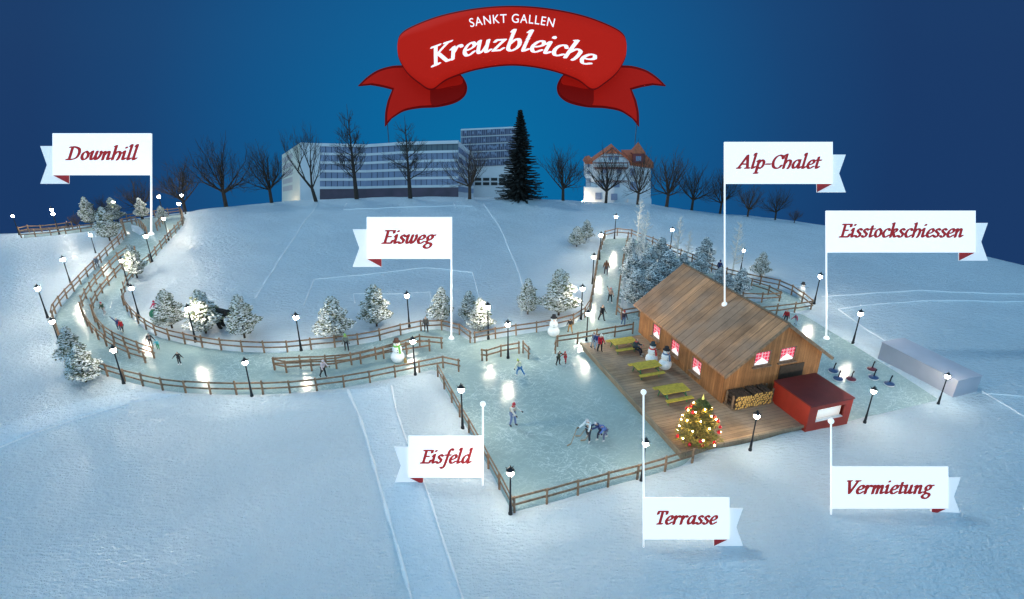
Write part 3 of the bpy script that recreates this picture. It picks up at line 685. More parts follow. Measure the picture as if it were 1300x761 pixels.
# ------------------------------------------------------------------ trees
def snowy_tree(seed, blue=False):
    rnd = random.Random(seed)
    t = thing('snowy_conifer', 'tree', 'conifer', (0,0,0), 0, 'snow dusted conifers')   # 1 m tall prototype of unit height 4
    HT = 4.0
    m = MB(); m.tube((0,0,-.3), (0,0,1.0), .09, .07, 7); m.tube((0,0,1.0), (0,0,3.7), .07, .012, 7); CH.setdefault(t.name, []).append(m.build('trunk', M['warm_bark'], t))
    g = MB(); s = MB()
    lob = [rnd.uniform(.75, 1.2) for _ in range(9)]; ph = rnd.uniform(0, 6)
    def rad(z, a):
        q = (z-.55)/(HT-.55)
        base = 1.62*min(1, q/.22+.30)*(1-q)**.66
        k = (a+ph)/(2*PI)*9 % 9; i = int(k); w = lob[i]*(1-(k-i))+lob[(i+1) % 9]*(k-i)
        return base*w*(.88+.22*math.sin(z*5.2+2*a+ph))
    for _ in range(2100):
        q = rnd.random()**1.35; z = .55+q*(HT-.55); a = rnd.uniform(0, 2*PI)
        r = rad(z, a)*math.sqrt(rnd.uniform(.12, 1))
        d = Vector((math.cos(a), math.sin(a), 0)); c = d*r+Vector((0,0,z))
        o = (d*rnd.uniform(.5,1)+Vector((rnd.uniform(-.5,.5), rnd.uniform(-.5,.5), rnd.uniform(-.35,.55)))).normalized()
        w = o.cross(Vector((rnd.uniform(-1,1), rnd.uniform(-1,1), rnd.uniform(-1,1)))).normalized()
        l = rnd.uniform(.16,.30); ww = rnd.uniform(.05,.10)
        g.add([c-o*l*.5-w*ww*.4, c-w*ww, c+o*l*.7, c+w*ww, ], [(0,1,2,3)])
        if rnd.random() < (.85 if r > rad(z, a)*.6 else .15):
            k = rnd.uniform(.055,.115); e = c+Vector((0,0,.02)); a2 = rnd.uniform(0, 6.28); ax = Vector((math.cos(a2), math.sin(a2), rnd.uniform(-.3,.3)))*k*rnd.uniform(1,1.5); ay = Vector((-math.sin(a2), math.cos(a2), rnd.uniform(-.3,.3)))*k
            s.add([e+ax, e+ay, e-ax, e-ay, e+Vector((0,0,k*.62)), e-Vector((0,0,k*.3))], [(0,1,4),(1,2,4),(2,3,4),(3,0,4),(1,0,5),(2,1,5),(3,2,5),(0,3,5)])
    CH[t.name].append(g.build('crown', M['needle_blue' if blue else 'needle'], t)); CH[t.name].append(s.build('snow_cover', M['treesnow'], t))
    return t
ST = [snowy_tree(i+3) for i in range(4)]; SB = [snowy_tree(i+40, True) for i in range(3)]
SNOWY = [
 ((115,283),251,0,1.0,'snowy conifer on the hilltop, leftmost of the three on the skyline'),((147,281),251.5,1,1.0,'snowy conifer on the hilltop, middle of the three on the skyline'),((182,278),252,2,1.0,'snowy conifer on the hilltop just left of the downhill flagpole'),
 ((140,307),264,0,1.15,'bushy lamp lit snowy conifer before the hilltop fence'),((175,355),312,1,1.0,'slim snowy conifer standing inside the downhill track beside a lamp'),((207,280),262,3,1.2,'small white snow covered conifer on the top of the track'),
 ((97,461),416,1,1.05,'large snowy conifer overlapping the fence at the left bend, rear one'),((110,487),441,2,1.25,'large snowy conifer at the left bend, nearer one on open snow'),
 ((219,418),369,0,1.1,'snowy conifer standing beside the green sled'),((262,425),370,3,1.15,'bright lamp lit snowy conifer hiding the back of the bear'),((311,431),376,1,1.1,'snowy conifer right of the bear'),
 ((427,431),378,2,1.1,'snowy conifer behind the fence near the green hat'),((478.5,416),363,0,1.1,'snowy conifer below the eisweg flag'),((562,410),366,1,1.05,'snowy conifer just left of the eisweg flagpole'),
 ((596,409),371,2,1.05,'rear and darker one of the paired snowy conifers at the path opening'),((610,423),379.5,3,1.05,'front and whiter one of the paired snowy conifers at the path opening'),
 ((670,400),355,0,1.05,'snowy conifer alone on the snow left of the top hatted snowman'),((709,402),343,1,1.15,'tall snowy conifer behind the top hatted snowman'),
 ((732,314),288,2,1.2,'small snowy conifer of a leaning pair on the upper field, left one'),((744,306),280,3,1.1,'small snowy conifer of a leaning pair on the upper field, right one'),
]
CLUST = [
 ((800,330),303,0,1.2,'frosty conifer at the back left of the cluster behind the chalet'),((815,322),300,1,1.2,'frosty conifer at the very back of the cluster behind the chalet'),((838,335),302,2,1.2,'frosty conifer topping the middle of the cluster behind the chalet'),
 ((801,362),322,1,1.25,'frosty conifer in the left middle of the cluster beside the lane'),((822,357),316,2,1.3,'frosty conifer in the centre of the cluster behind the chalet'),((846,358),318,0,1.3,'frosty conifer right of the cluster centre behind the chalet roof'),
 ((806,391),343,0,1.15,'frosty conifer nearest the chalet corner at the lane'),((829,376),334,1,1.2,'frosty conifer behind the left end of the chalet roof'),((866,349),322,2,1.2,'frosty conifer at the right end of the cluster behind the roof'),
 ((893,339),302,0,1.0,'frosty conifer standing alone by the far fence above the ridge'),((889,352),322,1,1.3,'low frosty conifer below the lone one by the far fence'),((912,364),340,2,1.3,'low frosty conifer touching the roof ridge in front of the fence'),
 ((938,377),342,0,1.2,'dark frosty conifer standing just right of the roof slope'),((922,370),348,1,1.2,'small frosty conifer between roof and dark frosty conifer'),
]
def plant(lst, protos):
    for (f, tv, k, w, lb) in lst:
        p = hit(*f); hh = height_for(p, tv)
        s = hh/3.95
        place(protos[k % len(protos)], USED, lb, p, random.uniform(0, 6), (s*w, s*w, s))
plant(SNOWY, ST); plant(CLUST, SB)
pp = hit(964.5, 353); place(ST[2], USED, 'bright snowy conifer beyond the fence right of the frosted sapling', pp, 1, (height_for(pp, 321)/3.95,)*3)
# bare trees
def bare_tree(seed, style, trunk_mat, crown_mat):
    rnd = random.Random(seed)
    t = thing('bare_tree', 'tree', 'tree', (0,0,0), 0, 'bare winter trees on the skyline')
    tr = MB(); cr = MB()
    HT = 10.0
    def grow(p, d, l, r, lev, mb):
        n = 3; q = p.copy(); dd = d.copy()
        for i in range(n):
            dd = (dd+Vector((rnd.uniform(-1,1), rnd.uniform(-1,1), rnd.uniform(-.4,.9)))*.13).normalized()
            q2 = q+dd*(l/n); r2 = r*(1-.16*(i+1))
            mb.tube(q, q2, r*(1-.16*i), r2, 6 if lev < 2 else (4 if lev < 3 else 3), 0, False)
            if lev < 5 and lev > 0:
                for _ in range((rnd.choice((1,1,2)) if i else 1) if lev < 4 else rnd.choice((0,1,1))):
                    a = rnd.uniform(0, 2*PI); sp = rnd.uniform(.45,.85)
                    side = dd.cross(Vector((math.cos(a), math.sin(a), .3))).normalized()
                    nd = (dd*math.cos(sp)+side*math.sin(sp)+Vector((0,0,.22))).normalized()
                    grow(q2, nd, l*rnd.uniform(.55,.75), max(.015, r2*.56), lev+1, mb)
            q = q2
        if lev < 5:
            grow(q, (dd+Vector((rnd.uniform(-.3,.3), rnd.uniform(-.3,.3), .2))).normalized(), l*.7, max(.015, r*.56), lev+1, mb)
    if style == 'column':
        z = -.5; tr.tube((0,0,-.6), (0,0,2.2), .27, .21, 8); tr.tube((0,0,2.2), (0,0,6.0), .21, .09, 7); tr.tube((0,0,6.0), (0,0,10.2), .09, .015, 6)
        for i in range(20):
            zz = 2.2+6.6*(i/20); a = i*2.4+rnd.uniform(-.4,.4); ln = 2.5*(1-.55*(i/20))*rnd.uniform(.8,1.15)
            d = Vector((math.cos(a), math.sin(a), rnd.uniform(.55,1.0))).normalized()
            grow(Vector((0,0,zz)), d, ln*.62, .085*(1-.5*i/20), 2 if i < 12 else 3, cr)
    elif style == 'fan':
        top = Vector((.1,0,2.3)); tr.tube((0,0,-.6), (0.05,0,.4), .36, .26, 8); tr.tube((0.05,0,.4), top, .26, .22, 8)
        for i in range(10):
            a = 2*PI*i/10+rnd.uniform(-.3,.3); e = rnd.uniform(.25,1.3)
            d = Vector((math.cos(a)*math.cos(e), math.sin(a)*math.cos(e), math.sin(e)))
            grow(top+Vector((0,0,rnd.uniform(-.4,.2))), d, rnd.uniform(2.3,3.1), .13, 2, cr)
        grow(top, Vector((0,0,1)), 3.2, .16, 2, cr)
    else:   # leaning forked trunk
        tr.tube((0,0,-.6), (-.5,0,1.8), .38, .28, 8); a = Vector((-.5,0,1.8))
        tr.tube(a, (-2.6,0,4.2), .20, .14, 7); tr.tube(a, (-.4,.2,4.5), .2, .14, 7)
        for b, d in ((Vector((-2.6,0,4.2)), (-.5,.2,.5)), (Vector((-2.6,0,4.2)), (.3,.3,1)), (Vector((-.4,.2,4.5)), (.25,0,1)), (Vector((-.4,.2,4.5)), (-.25,-.2,1)), (a, (.6,.2,1)), (Vector((-1.5,0,3)), (-.1,-.3,1)), (Vector((-.4,.2,3.6)), (.6,-.3,.8))):
            grow(b, Vector(d).normalized(), 2.6, .12, 2, cr)
    CH.setdefault(t.name, []).append(tr.build('trunk', trunk_mat, t)); CH[t.name].append(cr.build('crown', crown_mat, t))
    zs = [v[2] for v in cr.v]; t['top'] = max(zs)
    return t
B1 = bare_tree(2, 'fan', M['bark'], M['bark']); B2 = bare_tree(9, 'fan', M['bark'], M['bark']); B3 = bare_tree(5, 'column', M['bark'], M['bark']); B4 = bare_tree(12, 'fork', M['bark'], M['bark']); B5 = bare_tree(21, 'fan', M['warm_bark'], M['warm_bark'])
BARE = [
 (B1,(179,270),221,1.10,'bare tree half hidden behind the downhill flag pole'),(B2,(234,266),199,1.16,'bare tree rising from the top of the downhill slope'),(B1,(287,262),165,0.98,'big bare tree second from the slope, standing in open sky'),
 (B2,(345,259),178,1.04,'bare tree just left of the long office block'),(B4,(402,256),152,.78,'leaning forked bare tree before the white end of the office block'),(B3,(453,254),140,1.0,'tallest columnar bare tree in front of the office facade'),
 (B3,(521,254),154,1.1,'columnar bare tree before the middle of the office facade'),(B5,(596,253),172,1.04,'bare tree at the right corner of the long office block'),(B2,(715,256),181,1.04,'bare tree between the dark fir and the red roofed house'),
 (B1,(769,259),181,0.98,'bare tree directly in front of the red roofed house'),(B5,(809,261),182,0.88,'bare tree before the tower of the red roofed house'),(B5,(846,263),183,1.04,'brownish bare tree just right of the red roofed house'),
 (B1,(878,267),203,1.04,'bare tree second to the right of the house'),(B2,(914,271),212,1.04,'bare tree partly behind the pole of the chalet flag'),(B5,(949,276),229,1.04,'small brownish bare tree below the chalet flag'),
 (B1,(984,280),234,0.98,'last bare tree of the row on the right slope'),(B5,(1008,284),263,1.10,'tiny bare bush at the right end of the tree row'),(B2,(133,284),247,0.98,'faint bare tree top behind the hilltop conifers'),(B5,(98,288),268,0.98,'low bare bush at the left of the hilltop conifers'),
]
for i, (pr, f, tv, w, lb) in enumerate(BARE):
    p = hit0(*f); p.z = float(hbase(p.x, p.y)); hh = height_for(p, tv); s = hh/pr['top']
    place(pr, USED, lb, p, 0 if pr is B4 else random.uniform(0, 6.2), (s*w*1.0, s*w, s))
def sapling(seed):
    rnd = random.Random(seed); t = thing('frosted_sapling', 's', 'sapling', (0,0,0), 0, 'frosted bare saplings'); tr = MB(); cr = MB()
    tr.tube((0,0,-.3), (0,0,2.6), .075, .055, 6); tr.tube((0,0,2.6), (.05,0,4.6), .055, .02, 5)
    for i in range(46):
        z = 1.0+3.4*i/46; a = rnd.uniform(0, 2*PI); l = .95*(1-.6*i/46)*rnd.uniform(.7,1.1)
        p = Vector((0,0,z)); d = Vector((math.cos(a), math.sin(a), .35))
        m = p+d*l*.55; q = m+(d+Vector((0,0,.9))).normalized()*l*.6
        cr.tube(p, m, .030, .022, 4); cr.tube(m, q, .022, .012, 4)
        for _ in range(3):
            e = Vector((rnd.uniform(-1,1), rnd.uniform(-1,1), .7)).normalized(); cr.tube(m, m+e*l*.35, .016, .010, 3)
    CH.setdefault(t.name, []).append(tr.build('trunk', M['frost'], t)); CH[t.name].append(cr.build('crown', M['frost'], t))
    return t
S1, S2 = sapling(1), sapling(6)
for i, (f, tv, lb) in enumerate([((809,306),253,'tallest frosted sapling at the head of the lane before the house'),((815,345),268,'tall frosted sapling rising out of the conifer cluster'),((859,328),275,'thin frosted sapling beside the lamp behind the cluster'),((872,331),293,'shortest frosted sapling near the far fence'),((929,352),281,'frosted sapling with wide twigs above the chalet roof')]):
    p = hit(*f); s = height_for(p, tv)/4.55; place((S1, S2)[i % 2], USED, lb, p, i*1.3, s)
# dark fir
def fir():
    p = hit0(660, 253); p.z = float(hbase(p.x, p.y)); hh = height_for(p, 136)
    t = thing('dark_fir', 'tall dark fir tree on the hilltop between the office tower and the house', 'fir tree', p)
    tr = MB(); tr.tube((0,0,-.8), (0,0,hh*.97), .32, .03, 8); tr.build('trunk', M['bark'], t)
    rnd = random.Random(4); g = MB()
    for i in range(420):
        q = (i/420)**1.25; z = .35+q*(hh-.7); R = 3.9*(1-q)**.85+.16; a = i*2.399+rnd.uniform(-.3,.3); R *= rnd.uniform(.62,1.12)
        d = Vector((math.cos(a), math.sin(a), 0)); b = Vector((0,0,z))
        for j in range(15):
            s = (j+1)/15; c = b+d*R*s+Vector((0,0,-.36*R*s+.22*R*s*s))
            w = Vector((-d.y, d.x, 0))
            for sg in (-1, 1):
                l = (.20+.50*(1-s))*rnd.uniform(.7,1.2)*(.5+.5*min(1, R/1.5))
                e = c+(d*.6+w*sg*rnd.uniform(.4,1)).normalized()*l+Vector((0,0,-.18*l*rnd.uniform(0,2)))
                g.add([c-d*.10+Vector((0,0,.03)), c+d*.12, e, c+Vector((0,0,-.16))], [(0,1,2),(0,2,3)])
    g.build('crown', M['fir'], t)
fir()
# ------------------------------------------------------------------ deck and chalet
Bc = flat(915, 512, DZ)
def loc2(P, o=Bc): d = Vector((P.x-o.x, P.y-o.y, 0)); return d.dot(E1), d.dot(E2)
dBL = loc2(flat(740,437,DZ)); dFL = loc2(flat(864,573,DZ)); dFR = loc2(flat(1021,540,DZ))
x0 = (dBL[0]+dFL[0])/2; y0 = (dFL[1]+dFR[1])/2; y1 = dBL[1]+.1; x1 = loc2(flat(1021,552))[0]+1.6
deck = thing('wooden_terrace', 'wide weathered wooden terrace deck around the front and left of the chalet', 'terrace', (Bc.x, Bc.y, 0), A17)
m = MB(); m.box(((x0+x1)/2, (y0+y1)/2, DZ-.04), (x1-x0, y1-y0, .08)); m.build('deck_boards', M['deck'], deck)
for nm, c, d in (('fascia', ((x0+x1)/2, y0+.06, DZ/2-.045), (x1-x0, .10, DZ-.09)), ('fascia', (x0+.06, (y0+y1)/2, DZ/2-.045), (.10, y1-y0-.3, DZ-.09)), ('fascia', ((x0+x1)/2, y1-.06, DZ/2-.045), (x1-x0-.3, .1, DZ-.09))):
    m = MB(); m.box(c, d); m.build(nm, M['fascia'], deck)
m = MB(); m.box((x0-.06, (y0+y1)/2, DZ-.03), (.12, y1-y0+.2, .16)); m.build('edge_beam', M['fascia'], deck)
m = MB(); m.box(((x0+x1)/2, y0-.062, DZ-.03), (x1-x0, .12, .16)); m.build('edge_beam', M['fascia'], deck)
CW, CL, EH, RH, OS, OF = 7.4, 10.75, 2.5, 5.19, .43, .49
ch = thing('chalet', 'brown timber chalet with plank gable roof and red curtained windows', 'chalet', (Bc.x, Bc.y, DZ), A17)
sl = (RH-EH)/(CW/2)
RAYO = lambda u, v: (Vector((-Bc.x, -Bc.y, H-DZ)), ray(u, v))
def local_ray(u, v):
    o, r = RAYO(u, v)
    return Vector((o.x*E1.x+o.y*E1.y, o.x*E2.x+o.y*E2.y, o.z)), Vector((r.x*E1.x+r.y*E1.y, r.x*E2.x+r.y*E2.y, r.z))
def on_plane(u, v, ax, val):
    o, r = local_ray(u, v); t = (val-o[ax])/r[ax]; return o+r*t
wins = []
for (u, v) in ((833.3,421.5),(857,442),(884.3,465.5)):
    q = on_plane(u, v, 0, 0); wins.append(('L', q.y, q.z, 1.12, 1.12))
for (u, v) in ((968,455.5),(1000,450)):
    q = on_plane(u, v, 1, 0); wins.append(('F', q.x, q.z, 1.25, 1.05))
T = .16
def wall_with_holes(name, span, zt, holes, place_fn):
    """a slab split round its window openings; zt(s) is the top line"""
    m = MB(); cuts = sorted(set([0, span]+[h[0]-h[2]/2 for h in holes]+[h[0]+h[2]/2 for h in holes]+([span/2] if name == 'gable_wall' else [])))
    for a, b in zip(cuts[:-1], cuts[1:]):
        mid = (a+b)/2; hs = [h for h in holes if abs(mid-h[0]) < h[2]/2]
        segs = [(0, 0, zt(a), zt(b))]
        if hs: h = hs[0]; segs = [(0, 0, h[1]-h[3]/2, h[1]-h[3]/2), (h[1]+h[3]/2, h[1]+h[3]/2, zt(a), zt(b))]
        for (za, zb, ta, tb) in segs:
            m.prism([place_fn(a, za, 0), place_fn(b, zb, 0), place_fn(b, tb, 0), place_fn(a, ta, 0)], Vector(place_fn(0,0,1))-Vector(place_fn(0,0,0)))
    o = m.build('wall', M['wall'], ch); fix_normals(o); return o
gz_ = lambda s: EH+sl*min(s, CW-s)-.02
wall_with_holes('gable_wall', CW, gz_, [(w[1], w[2], w[3], w[4]) for w in wins if w[0] == 'F'], lambda s, z, k: (s, T*k, z))
wall_with_holes('gable_wall', CW, gz_, [], lambda s, z, k: (s, CL-T*k, z))
wall_with_holes('side_wall', CL-2*T, lambda s: EH-.02, [(w[1]-T, w[2], w[3], w[4]) for w in wins if w[0] == 'L'], lambda s, z, k: (T*k, s+T, z))
wall_with_holes('side_wall', CL-2*T, lambda s: EH-.02, [], lambda s, z, k: (CW-T*k, s+T, z))
m = MB()
for s in (-1, 1):
    ex = -OS if s < 0 else CW+OS; ez = EH-OS*sl
    pts = [(ex, -OF, ez), (CW/2, -OF, RH), (CW/2, -OF, RH+.13), (ex, -OF, ez+.13)]
    m.prism(pts, (0, CL+OF+.4, 0))
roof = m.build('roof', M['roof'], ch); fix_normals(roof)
for s in (-1, 1):
    m = MB(); ex = -OS-.02 if s < 0 else CW+OS+.02; ez = EH-OS*sl-.02
    m.bar((ex, -OF-.03, ez+.04), (CW/2+s*.003, -OF-.03, RH+.05), .05, .2); m.build('barge_board', M['beam'], roof)
m = MB(); m.box((CW/2, (CL-.1)/2, RH+.15), (.2, CL+.9, .04)); m.build('ridge_cap', M['beam'], roof)
def gingham():
    m_, nt, b = new_mat('gingham_curtain')
    tc = node(nt, 'ShaderNodeTexCoord'); sp = node(nt, 'ShaderNodeSeparateXYZ'); L(nt, tc.outputs['Object'], sp.inputs[0])
    s = math_(nt, 'ADD', sp.outputs[0], sp.outputs[1])
    fx = math_(nt, 'LESS_THAN', math_(nt, 'FRACT', math_(nt, 'MULTIPLY', s, 4.2)), .16); fz = math_(nt, 'LESS_THAN', math_(nt, 'FRACT', math_(nt, 'MULTIPLY', sp.outputs[2], 4.2)), .16)
    c = mixrgb(nt, math_(nt, 'MAXIMUM', fx, fz), (.62,.03,.075), (.85,.42,.45))
    L(nt, c, b.inputs['Base Color']); L(nt, c, b.inputs['Emission Color']); b.inputs['Emission Strength'].default_value = .75; b.inputs['Roughness'].default_value = .8
    return m_
M['gingham'] = gingham()
for (sd, s, z, w, h) in wins:
    if sd == 'L': F = lambda a, b, k: (.0+k, s+a, z+b)
    else: F = lambda a, b, k: (s+a, k, z+b)
    fr = MB()
    for (a0, b0, a1, b1) in ((-w/2, -h/2, -w/2+.07, h/2), (w/2-.07, -h/2, w/2, h/2), (-w/2+.07, h/2-.06, w/2-.07, h/2), (-w/2+.07, -h/2, w/2-.07, -h/2+.06)):
        fr.prism([F(a0,b0,-.02), F(a1,b0,-.02), F(a1,b1,-.02), F(a0,b1,-.02)], Vector(F(0,0,.10))-Vector(F(0,0,0)))
    win = fr.build('window', M['beam'], ch); fix_normals(win)
    p = MB(); p.prism([F(-w/2+.07,-h/2+.06,.09), F(w/2-.07,-h/2+.06,.09), F(w/2-.07,h/2-.06,.09), F(-w/2+.07,h/2-.06,.09)], Vector(F(0,0,.02))-Vector(F(0,0,0))); o = p.build('pane', M['pane'], win); fix_normals(o)
    for q in (-1, 1):
        c = MB(); W, Hh = w/2-.075, h/2-.065
        c.prism([F(q*W, Hh, .05), F(0.004*q, Hh, .05), F(0.004*q, Hh*.12, .05), F(q*W*.42, -Hh*.30, .05), F(q*W*.80, -Hh*.62, .05), F(q*W, -Hh*.66, .05)], Vector(F(0,0,.012))-Vector(F(0,0,0)))
        o = c.build('curtain', M['gingham'], win); fix_normals(o)
    mu = MB(); mu.prism([F(-.018,-h/2+.06,.03), F(.018,-h/2+.06,.03), F(.018,h/2-.06,.03), F(-.018,h/2-.06,.03)], Vector(F(0,0,.018))-Vector(F(0,0,0))); o = mu.build('mullion', M['rim'], win); fix_normals(o)
    si = MB(); si.prism([F(-w/2-.08,-h/2-.07,-.16), F(w/2+.08,-h/2-.07,-.16), F(w/2+.08,-h/2-.004,-.16), F(-w/2-.08,-h/2-.004,-.16)], Vector(F(0,0,.155))-Vector(F(0,0,0))); o = si.build('sill', M['beam'], win); fix_normals(o)
# door low in the gable, mostly behind the booth
m = MB(); m.box((5.1, -.03, 1.0), (1.9, .05, 2.0)); dr = m.build('door', plain('dark_door', (.05,.03,.018), .7, .3, 5), ch)
m = MB(); m.ball((4.35, -.09, 1.0), .05); m.build('handle', M['iron'], dr)
# picnic tables
def picnic():
    t = thing('picnic_table', 'x', 'picnic table', (0,0,0), A17, 'picnic tables on the terrace'); c = CH.setdefault(t.name, [])
    m = MB()
    for i in range(3): m.box((0, -.31+.31*i, .74), (1.9, .29, .05))
    c.append(m.build('table_top', M['ytable'], t))
    for s in (-1, 1):
        m = MB(); m.box((0, s*.80, .44), (1.9, .30, .05)); c.append(m.build('bench', M['ytable'], t))
    for sx in (-.68, .68):
        for s in (-1, 1):
            m = MB(); m.bar((sx, s*.32, .715), (sx, s*.62, 0), .05, .05); c.append(m.build('leg', M['gmetal'], t))
        m = MB(); m.bar((sx+.03, -.90, .395), (sx+.03, .90, .395), .04, .05); m.bar((sx+.031, -.42, .69), (sx+.031, .42, .69), .04, .04); c.append(m.build('crossbar', M['gmetal'], t))
    return t
pt = picnic()
tabs = [((791,432.5),'yellow picnic table at the far end of the terrace with a seated person'),((821,463),'yellow picnic table in the middle beside the two snowmen'),((855,493.5),'yellow picnic table nearest the christmas tree')]
TP = []
for (u, v), lb in tabs:
    p = flat(u, v, DZ+.76); TP.append(p); place(pt, USED, lb, (p.x, p.y, DZ), A17, 1, 'picnic tables on the terrace')
bp = TP[0]-E2*.80+E1*.62
person(label='seated person in a dark jacket on the bench of the far picnic table', loc=(bp.x, bp.y, DZ), h=1.7, head=55, sit=True, lL=(82,6,70), lR=(78,6,55), aL=(40,5,50), aR=(40,5,55), jacket=(.03,.05,.07), legs=(.02,.02,.03), boots=(.55,.5,.45), hair=(.02,.015,.012), scarf=(.55,.06,.05), gloves=(.5,.08,.06))
# firewood
fw = on_plane(932,523,2,0); fe = on_plane(975,508.5,2,0)
fy = fw.y; fx0 = fw.x+.05; flen = (fe.x-fx0)
fy = max(-1.9, min(-.9, fy))
rk = thing('firewood_rack', 'wooden rack holding the stacked firewood against the gable wall', 'firewood rack', tuple(Vector((Bc.x, Bc.y, DZ))+E1*(fx0+flen/2)+E2*(fy/2)), A17)
for sx in (-flen/2-.06, flen/2+.06):
    for yy in (-fy/2-.2, fy/2+.25):
        m = MB(); m.bar((sx, yy, 0), (sx, yy, 1.0), .09, .09); m.build('stake', M['beam'], rk)
m = MB(); m.box((0, 0, .05), (flen+.25, abs(fy)-.1, .06)); m.build('base_board', M['beam'], rk)
def log():
    m = MB(); ln = abs(fy)-.12; n = 8
    vs = [(math.cos(2*PI*i/n)*(1+.12*math.sin(i*2.3)), 0, math.sin(2*PI*i/n)*(1+.1*math.cos(i*1.7))) for i in range(n)]
    r = .085
    m.add([(x*r, -ln/2, z*r) for x, _, z in vs]+[(x*r*.94, ln/2, z*r*.94) for x, _, z in vs], [(i, (i+1) % n, (i+1) % n+n, i+n) for i in range(n)], 0)
    m.add([(x*r, -ln/2, z*r) for x, _, z in vs], [tuple(range(n))], 1); m.add([(x*r*.94, ln/2, z*r*.94) for x, _, z in vs], [tuple(range(n-1,-1,-1))], 1)
    o = m.build('firewood_log', [M['lumber'], M['logend']]); fix_normals(o)
    tag(o, 'yellow ended firewood log in the stack against the chalet gable', 'log', 'firewood logs stacked by the chalet'); return o
lg = log(); first = True; rnd = random.Random(3)
ncol = int(flen/.172)
for r_ in range(6):
    for c_ in range(ncol-(r_ % 2)):
        if r_ == 5 and rnd.random() < .35: continue
        o = lg if first else lg.copy()
        if not first: COL.objects.link(o)
        first = False
        x = fx0+.09+.172*c_+(.086 if r_ % 2 else 0)+rnd.uniform(-.008,.008); z = .08+.092+.150*r_
        P = Vector((Bc.x, Bc.y, DZ))+E1*x+E2*(fy/2+rnd.uniform(-.07,.03))
        o.location = (P.x, P.y, DZ+z); o.rotation_euler = (0, rnd.uniform(0,6), A17+rnd.uniform(-.015,.015)); s = rnd.uniform(.85,1.02); o.scale = (s, 1, s)
# red rental booth
bf = flat(1021,552); BW, BD, BH = 3.2, 3.05, 2.0
bt = thing('rental_booth', 'red wooden rental booth with a lit serving hatch at the terrace front', 'booth', (bf.x, bf.y, 0), A17)
bot = -.02
m = MB(); wx0, wx1, wz0, wz1 = .62, 2.72, .72, 1.62
for (a, b, c, d) in ((0,bot,wx0,BH-.06),(wx1,bot,BW,BH-.06),(wx0,bot,wx1,wz0),(wx0,wz1,wx1,BH-.06)):
    m.prism([(a,0,b),(c,0,b),(c,0,d),(a,0,d)], (0,.12,0))
m.box((.06, .12+(BD-.24)/2, (BH-.06+bot)/2), (.12, BD-.24, BH-.06-bot)); m.box((BW-.06, .12+(BD-.24)/2, (BH-.06+bot)/2), (.12, BD-.24, BH-.06-bot)); m.box((BW/2, BD-.06, (BH-.06+bot)/2), (BW, .12, BH-.06-bot))
o = m.build('wall', M['redbox'], bt); fix_normals(o)
m = MB(); m.box((BW/2, BD/2-.02, BH-.02), (BW+.05, BD+.08, .075)); m.build('roof', M['redtop'], bt)
m = MB(); m.box(((wx0+wx1)/2, .45, (wz0+wz1)/2), (wx1-wx0+.3, .04, wz1-wz0+.3)); hb = m.build('hatch', M['lit'], bt)
m = MB(); m.box(((wx0+wx1)/2, +.13, wz0+.021), (wx1-wx0-.02, .20, .04)); m.build('counter', M['rim'], hb)
# grey container
g0 = flat(1114,456)
gc = thing('grey_container', 'plain grey storage container with low pitched lid beside the curling ice', 'container', (g0.x, g0.y, 0), A17)
gw, gl, gh = 2.15, 5.75, 1.38
m = MB(); m.prism([(0,-gl,0),(gw,-gl,0),(gw,-gl,gh),(0,-gl,gh)], (0,gl,0)); o = m.build('body', M['grey'], gc); fix_normals(o)
m = MB(); m.prism([(-.03,-gl-.03,gh+.003),(gw+.03,-gl-.03,gh+.003),(gw+.03,-gl-.03,gh+.05),(gw/2,-gl-.03,gh+.10),(-.03,-gl-.03,gh+.05)], (0,gl+.06,0)); o = m.build('lid', M['grey'], gc); fix_normals(o)
# ice stocks
def stock(mat):
    t = thing('ice_stock', 's', 'ice stock', (0,0,0), 0, 'ice stocks on the curling ice'); c = CH.setdefault(t.name, [])
    m = MB(); m.lathe([(.30,0),(.335,.03),(.335,.07),(.31,.085)], 16); c.append(m.build('rim', M['rim'], t, False))
    m = MB(); m.lathe([(.315,.087),(.33,.12),(.29,.17),(.12,.21),(.07,.24)], 16); c.append(m.build('plate', mat, t, True))
    m = MB(); m.tube((0,0,.22), (.03,0,.55), .045, .04, 7); m.tube((.03,0,.55), (.10,0,.74), .045, .05, 7); c.append(m.build('handle', M['iron'], t))
    return t
kb, kr = stock(M['stoneblue']), stock(M['stonered'])
for (k, u, v, lb) in ((kb,1057.5,472.5,'blue ice stock nearest the chalet corner, farther left one'),(kb,1063.5,482.5,'blue ice stock in front between its blue neighbour and the red one'),(kr,1080,483,'dark red ice stock nearest the booth, in the left trio'),
                      (kr,1106.5,470.5,'dark red ice stock at the back near the grey container'),(kb,1108.5,481,'blue ice stock in the middle of the right trio'),(kb,1128.5,489,'blue ice stock farthest right by the container')):
    p = flat(u, v, .0); place(k, USED, lb, (p.x, p.y, .004), .3, 1.0)
